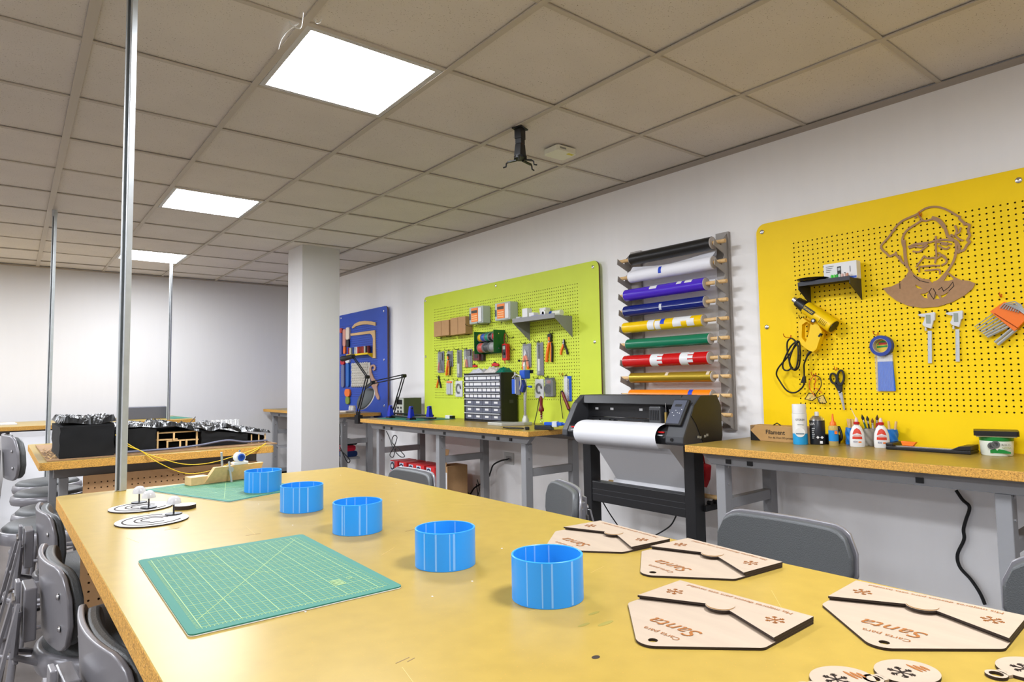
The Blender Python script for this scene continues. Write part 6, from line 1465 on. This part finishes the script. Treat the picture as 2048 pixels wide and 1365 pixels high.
# white glue bottles
def glue(label, px, py):
    x, y, z = on_y(px, py); t = thing('glue_bottle', label, 'bottle', (x+.018, y, z), -math.pi/2+.40, 'white glue bottles')
    MB().lathe([(.029,0),(.031,.004),(.0315,.03),(.029,.062),(.020,.088),(.012,.098),(.011,.102)], n=30, sy=.6).build('body', M_WHITE, t, smooth=SM)
    MB().lathe([(.0125,.1022),(.0125,.112),(.009,.114)], n=18).build('red_collar', mat('cap_red', (190,24,24), .4), t, smooth=SM); MB().lathe([(.008,.1142),(.0065,.126),(.003,.133),(0,.134)], n=14).build('tip', mat('pale_tip', (226,196,196), .35), t, smooth=SM)
    def face(pts, m, nm, e):   # printing that follows the curved front of the bottle
        def f(u, v, h):
            rr = .0315 if v < .03 else .0315-.0025*(v-.03)/.032 if v < .062 else .029-.009*(v-.062)/.026
            uu = max(-.97, min(.97, u/rr)); return (u, -(rr*.6*math.sqrt(1-uu*uu)+h), v)
        out = []
        for i in range(len(pts)):
            a, b = pts[i], pts[(i+1) % len(pts)]; out += [(a[0]+(b[0]-a[0])*k/4, a[1]+(b[1]-a[1])*k/4) for k in range(4)]
        N = 8; vs = []; fs = []   # rows across
        v0, v1 = min(p[1] for p in pts), max(p[1] for p in pts); rows = 8
        def span(v):
            xs = []
            for i in range(len(pts)):
                (x0, y0), (x1, y1) = pts[i], pts[(i+1) % len(pts)]
                if (y0-v)*(y1-v) <= 0 and y0 != y1: xs.append(x0+(x1-x0)*(v-y0)/(y1-y0))
            return (min(xs), max(xs)) if xs else (0, 0)
        for r in range(rows+1):
            v = v0+(v1-v0)*(.001+.998*r/rows); a, b = span(v)
            for c in range(N+1): vs.append(f(a+(b-a)*c/N, v, e))
        for r in range(rows):
            for c in range(N): fs.append((r*(N+1)+c, r*(N+1)+c+1, (r+1)*(N+1)+c+1, (r+1)*(N+1)+c))
        MB().add(vs, fs).build(nm, m, t, smooth=1., fix=False)
    face([(-.020,.036),(.020,.036),(.018,.060),(.012,.078),(0,.086),(-.012,.078),(-.018,.060)], mat('label_red', (214,58,30), .4), 'red_label', .0006)
    face([(-.019,.048),(.019,.048),(.019,.056),(0,.063),(-.019,.056)], M_WHITE, 'white_roof', .0011)
    wtext('RESISTOL', 0, .0525, .0075, M_RED, t, y=-.0197); wtext('850', -.008, .024, .011, mat('ink_blue', (24,40,110), .5), t, y=-.0203)
    face([(.004,.020),(.016,.020),(.016,.026),(.004,.026)], M_ORANGE, 'orange_mark', .0007)
glue('left white glue bottle with a red cap and label on the right bench', 1712, 895)
glue('right white glue bottle with a red cap and label on the right bench', 1761, 897)
wire('black_cable_loop', 'loop of black cable behind the glue bottle on the right bench', [(3.15, cA[1]+.10, ZY+.006), (3.16, cA[1]+.07, ZY+.05), (3.16, cA[1]+.06, ZY+.08), (3.15, cA[1]+.045, ZY+.03), (3.15, cA[1]+.07, ZY+.01), (3.15, cA[1]+.13, ZY+.008)], .006, M_RUBBER)
t = thing('black_charger', 'black charger block behind the clear glue bottle on the right bench', 'charger', (3.13, wp(1655, 882, 3.13)[0], ZY+.0005), -math.pi/2); MB().box(-.05, .05, -.03, .03, 0, .045).build('block', M_BLACK, t, bevel=.006)
# black guillotine tray, orange piece and tub
xa1, ya1 = 3.10, wp(1782, 893, 3.10)[0]; ya2 = wp(1950, 895, 3.10)[0]
t = thing('paper_trimmer', 'long black paper trimmer with a steel plate on the right bench', 'trimmer', (3.09, ya1, ZY+.0005), -math.pi/2); Lt = ya1-ya2
MB().box(0, Lt, -.05, .06, 0, .014).build('base', M_BLACK, t, bevel=.003); MB().box(.03, Lt-.05, -.03, .03, .0142, .017).build('steel_plate', M_CHROME, t); MB().box(0, .03, -.05, .06, .0142, .028).build('left_end', M_BLACK, t, bevel=.003)
MB().hexa([(Lt-.07,-.05,.0142),(Lt,-.05,.0142),(Lt,.06,.0142),(Lt-.07,.06,.0142)], [(Lt-.04,-.05,.03),(Lt,-.05,.034),(Lt,.06,.034),(Lt-.04,.06,.03)]).build('right_end', M_BLACK, t, bevel=.002)
t = thing('orange_clip', 'small orange plastic piece on the paper trimmer', 'clip', (3.09, ya1-.075, ZY+.018), -math.pi/2); MB().hexa([(-.022,-.012,0),(.02,-.012,0),(.02,.012,0),(-.022,.012,0)], [(-.028,-.012,.018),(.032,-.012,.016),(.032,.012,.016),(-.028,.012,.018)]).build('body', M_ORANGE, t, bevel=.002)
x, y, z = on_y(1990, 907); t = thing('putty_tub', 'green and white tub with a wide black lid on the right bench', 'tub', (3.10, wp(1988, 905, 3.06)[0], ZY+.0005), -math.pi/2+.26)
MB().lathe([(.050,0),(.0525,.004),(.0555,.058)], n=40).build('white_label', mat('tub_white', (226,232,222), .35), t, smooth=SM); MB().lathe([(.0557,.0582),(.0565,.074)], n=40).build('green_band', mat('tub_green', (20,128,50), .35), t, smooth=SM)
MB().prism(rrect(-.072, .072, -.060, .060, .012), .0785, .098, ft).build('lid', M_BLACK, t, bevel=.003); MB().prism(rrect(-.065, .065, -.055, .055, .012), .0742, .0783, ft).build('lid_seal', mat('seal_clear', (190,190,160), .3), t)
MB().prism([(-.022,.012),(.042,.012),(.042,.018),(.020,.026),(-.005,.03),(-.022,.024)], .0495, .0535, fw).build('green_swoosh', mat('tub_green', (20,128,50), .35), t)
for k, (a, b) in enumerate(((-.016,.040), (-.004,.046))): MB().lathe([(.008,0),(.014,0),(.014,.002),(.008,.002),(.008,0)], (a, -.0545-.001*k, b), 22, (0,-1,0)).build('printed_ring', mat('ring_grey', (90,92,92), .4), t)
wtext('ROLO', .028, .045, .010, mat('print_black', (30,30,32), .5), t, y=-.056); wtext('GRASA', .030, .034, .009, mat('ink_olive', (120,130,20), .5), t, y=-.056)
# cable under the right bench
wire('extension_cable', 'thick black cord snaking down the wall under the right bench', [(W-.02, wp(1912,981,W-.02)[0], wp(1912,981,W-.02)[1]), *[(W-.02, *wp(px, py, W-.02)) for px, py in ((1925,1000),(1939,1015),(1932,1040),(1927,1060),(1928,1080),(1915,1110),(1920,1135),(1942,1160),(1960,1187),(1970,1210))]], .007, M_RUBBER)
t = thing('floor_paper', 'pale blue-white sheet lying behind the broad stool backrest', 'paper', (2.25, 1.05, 0), 0); MB().box(-.5, .75, -.7, .25, .0005, .004).build('sheet', mat('pale_blue_sheet', (196,206,220), .6), t)
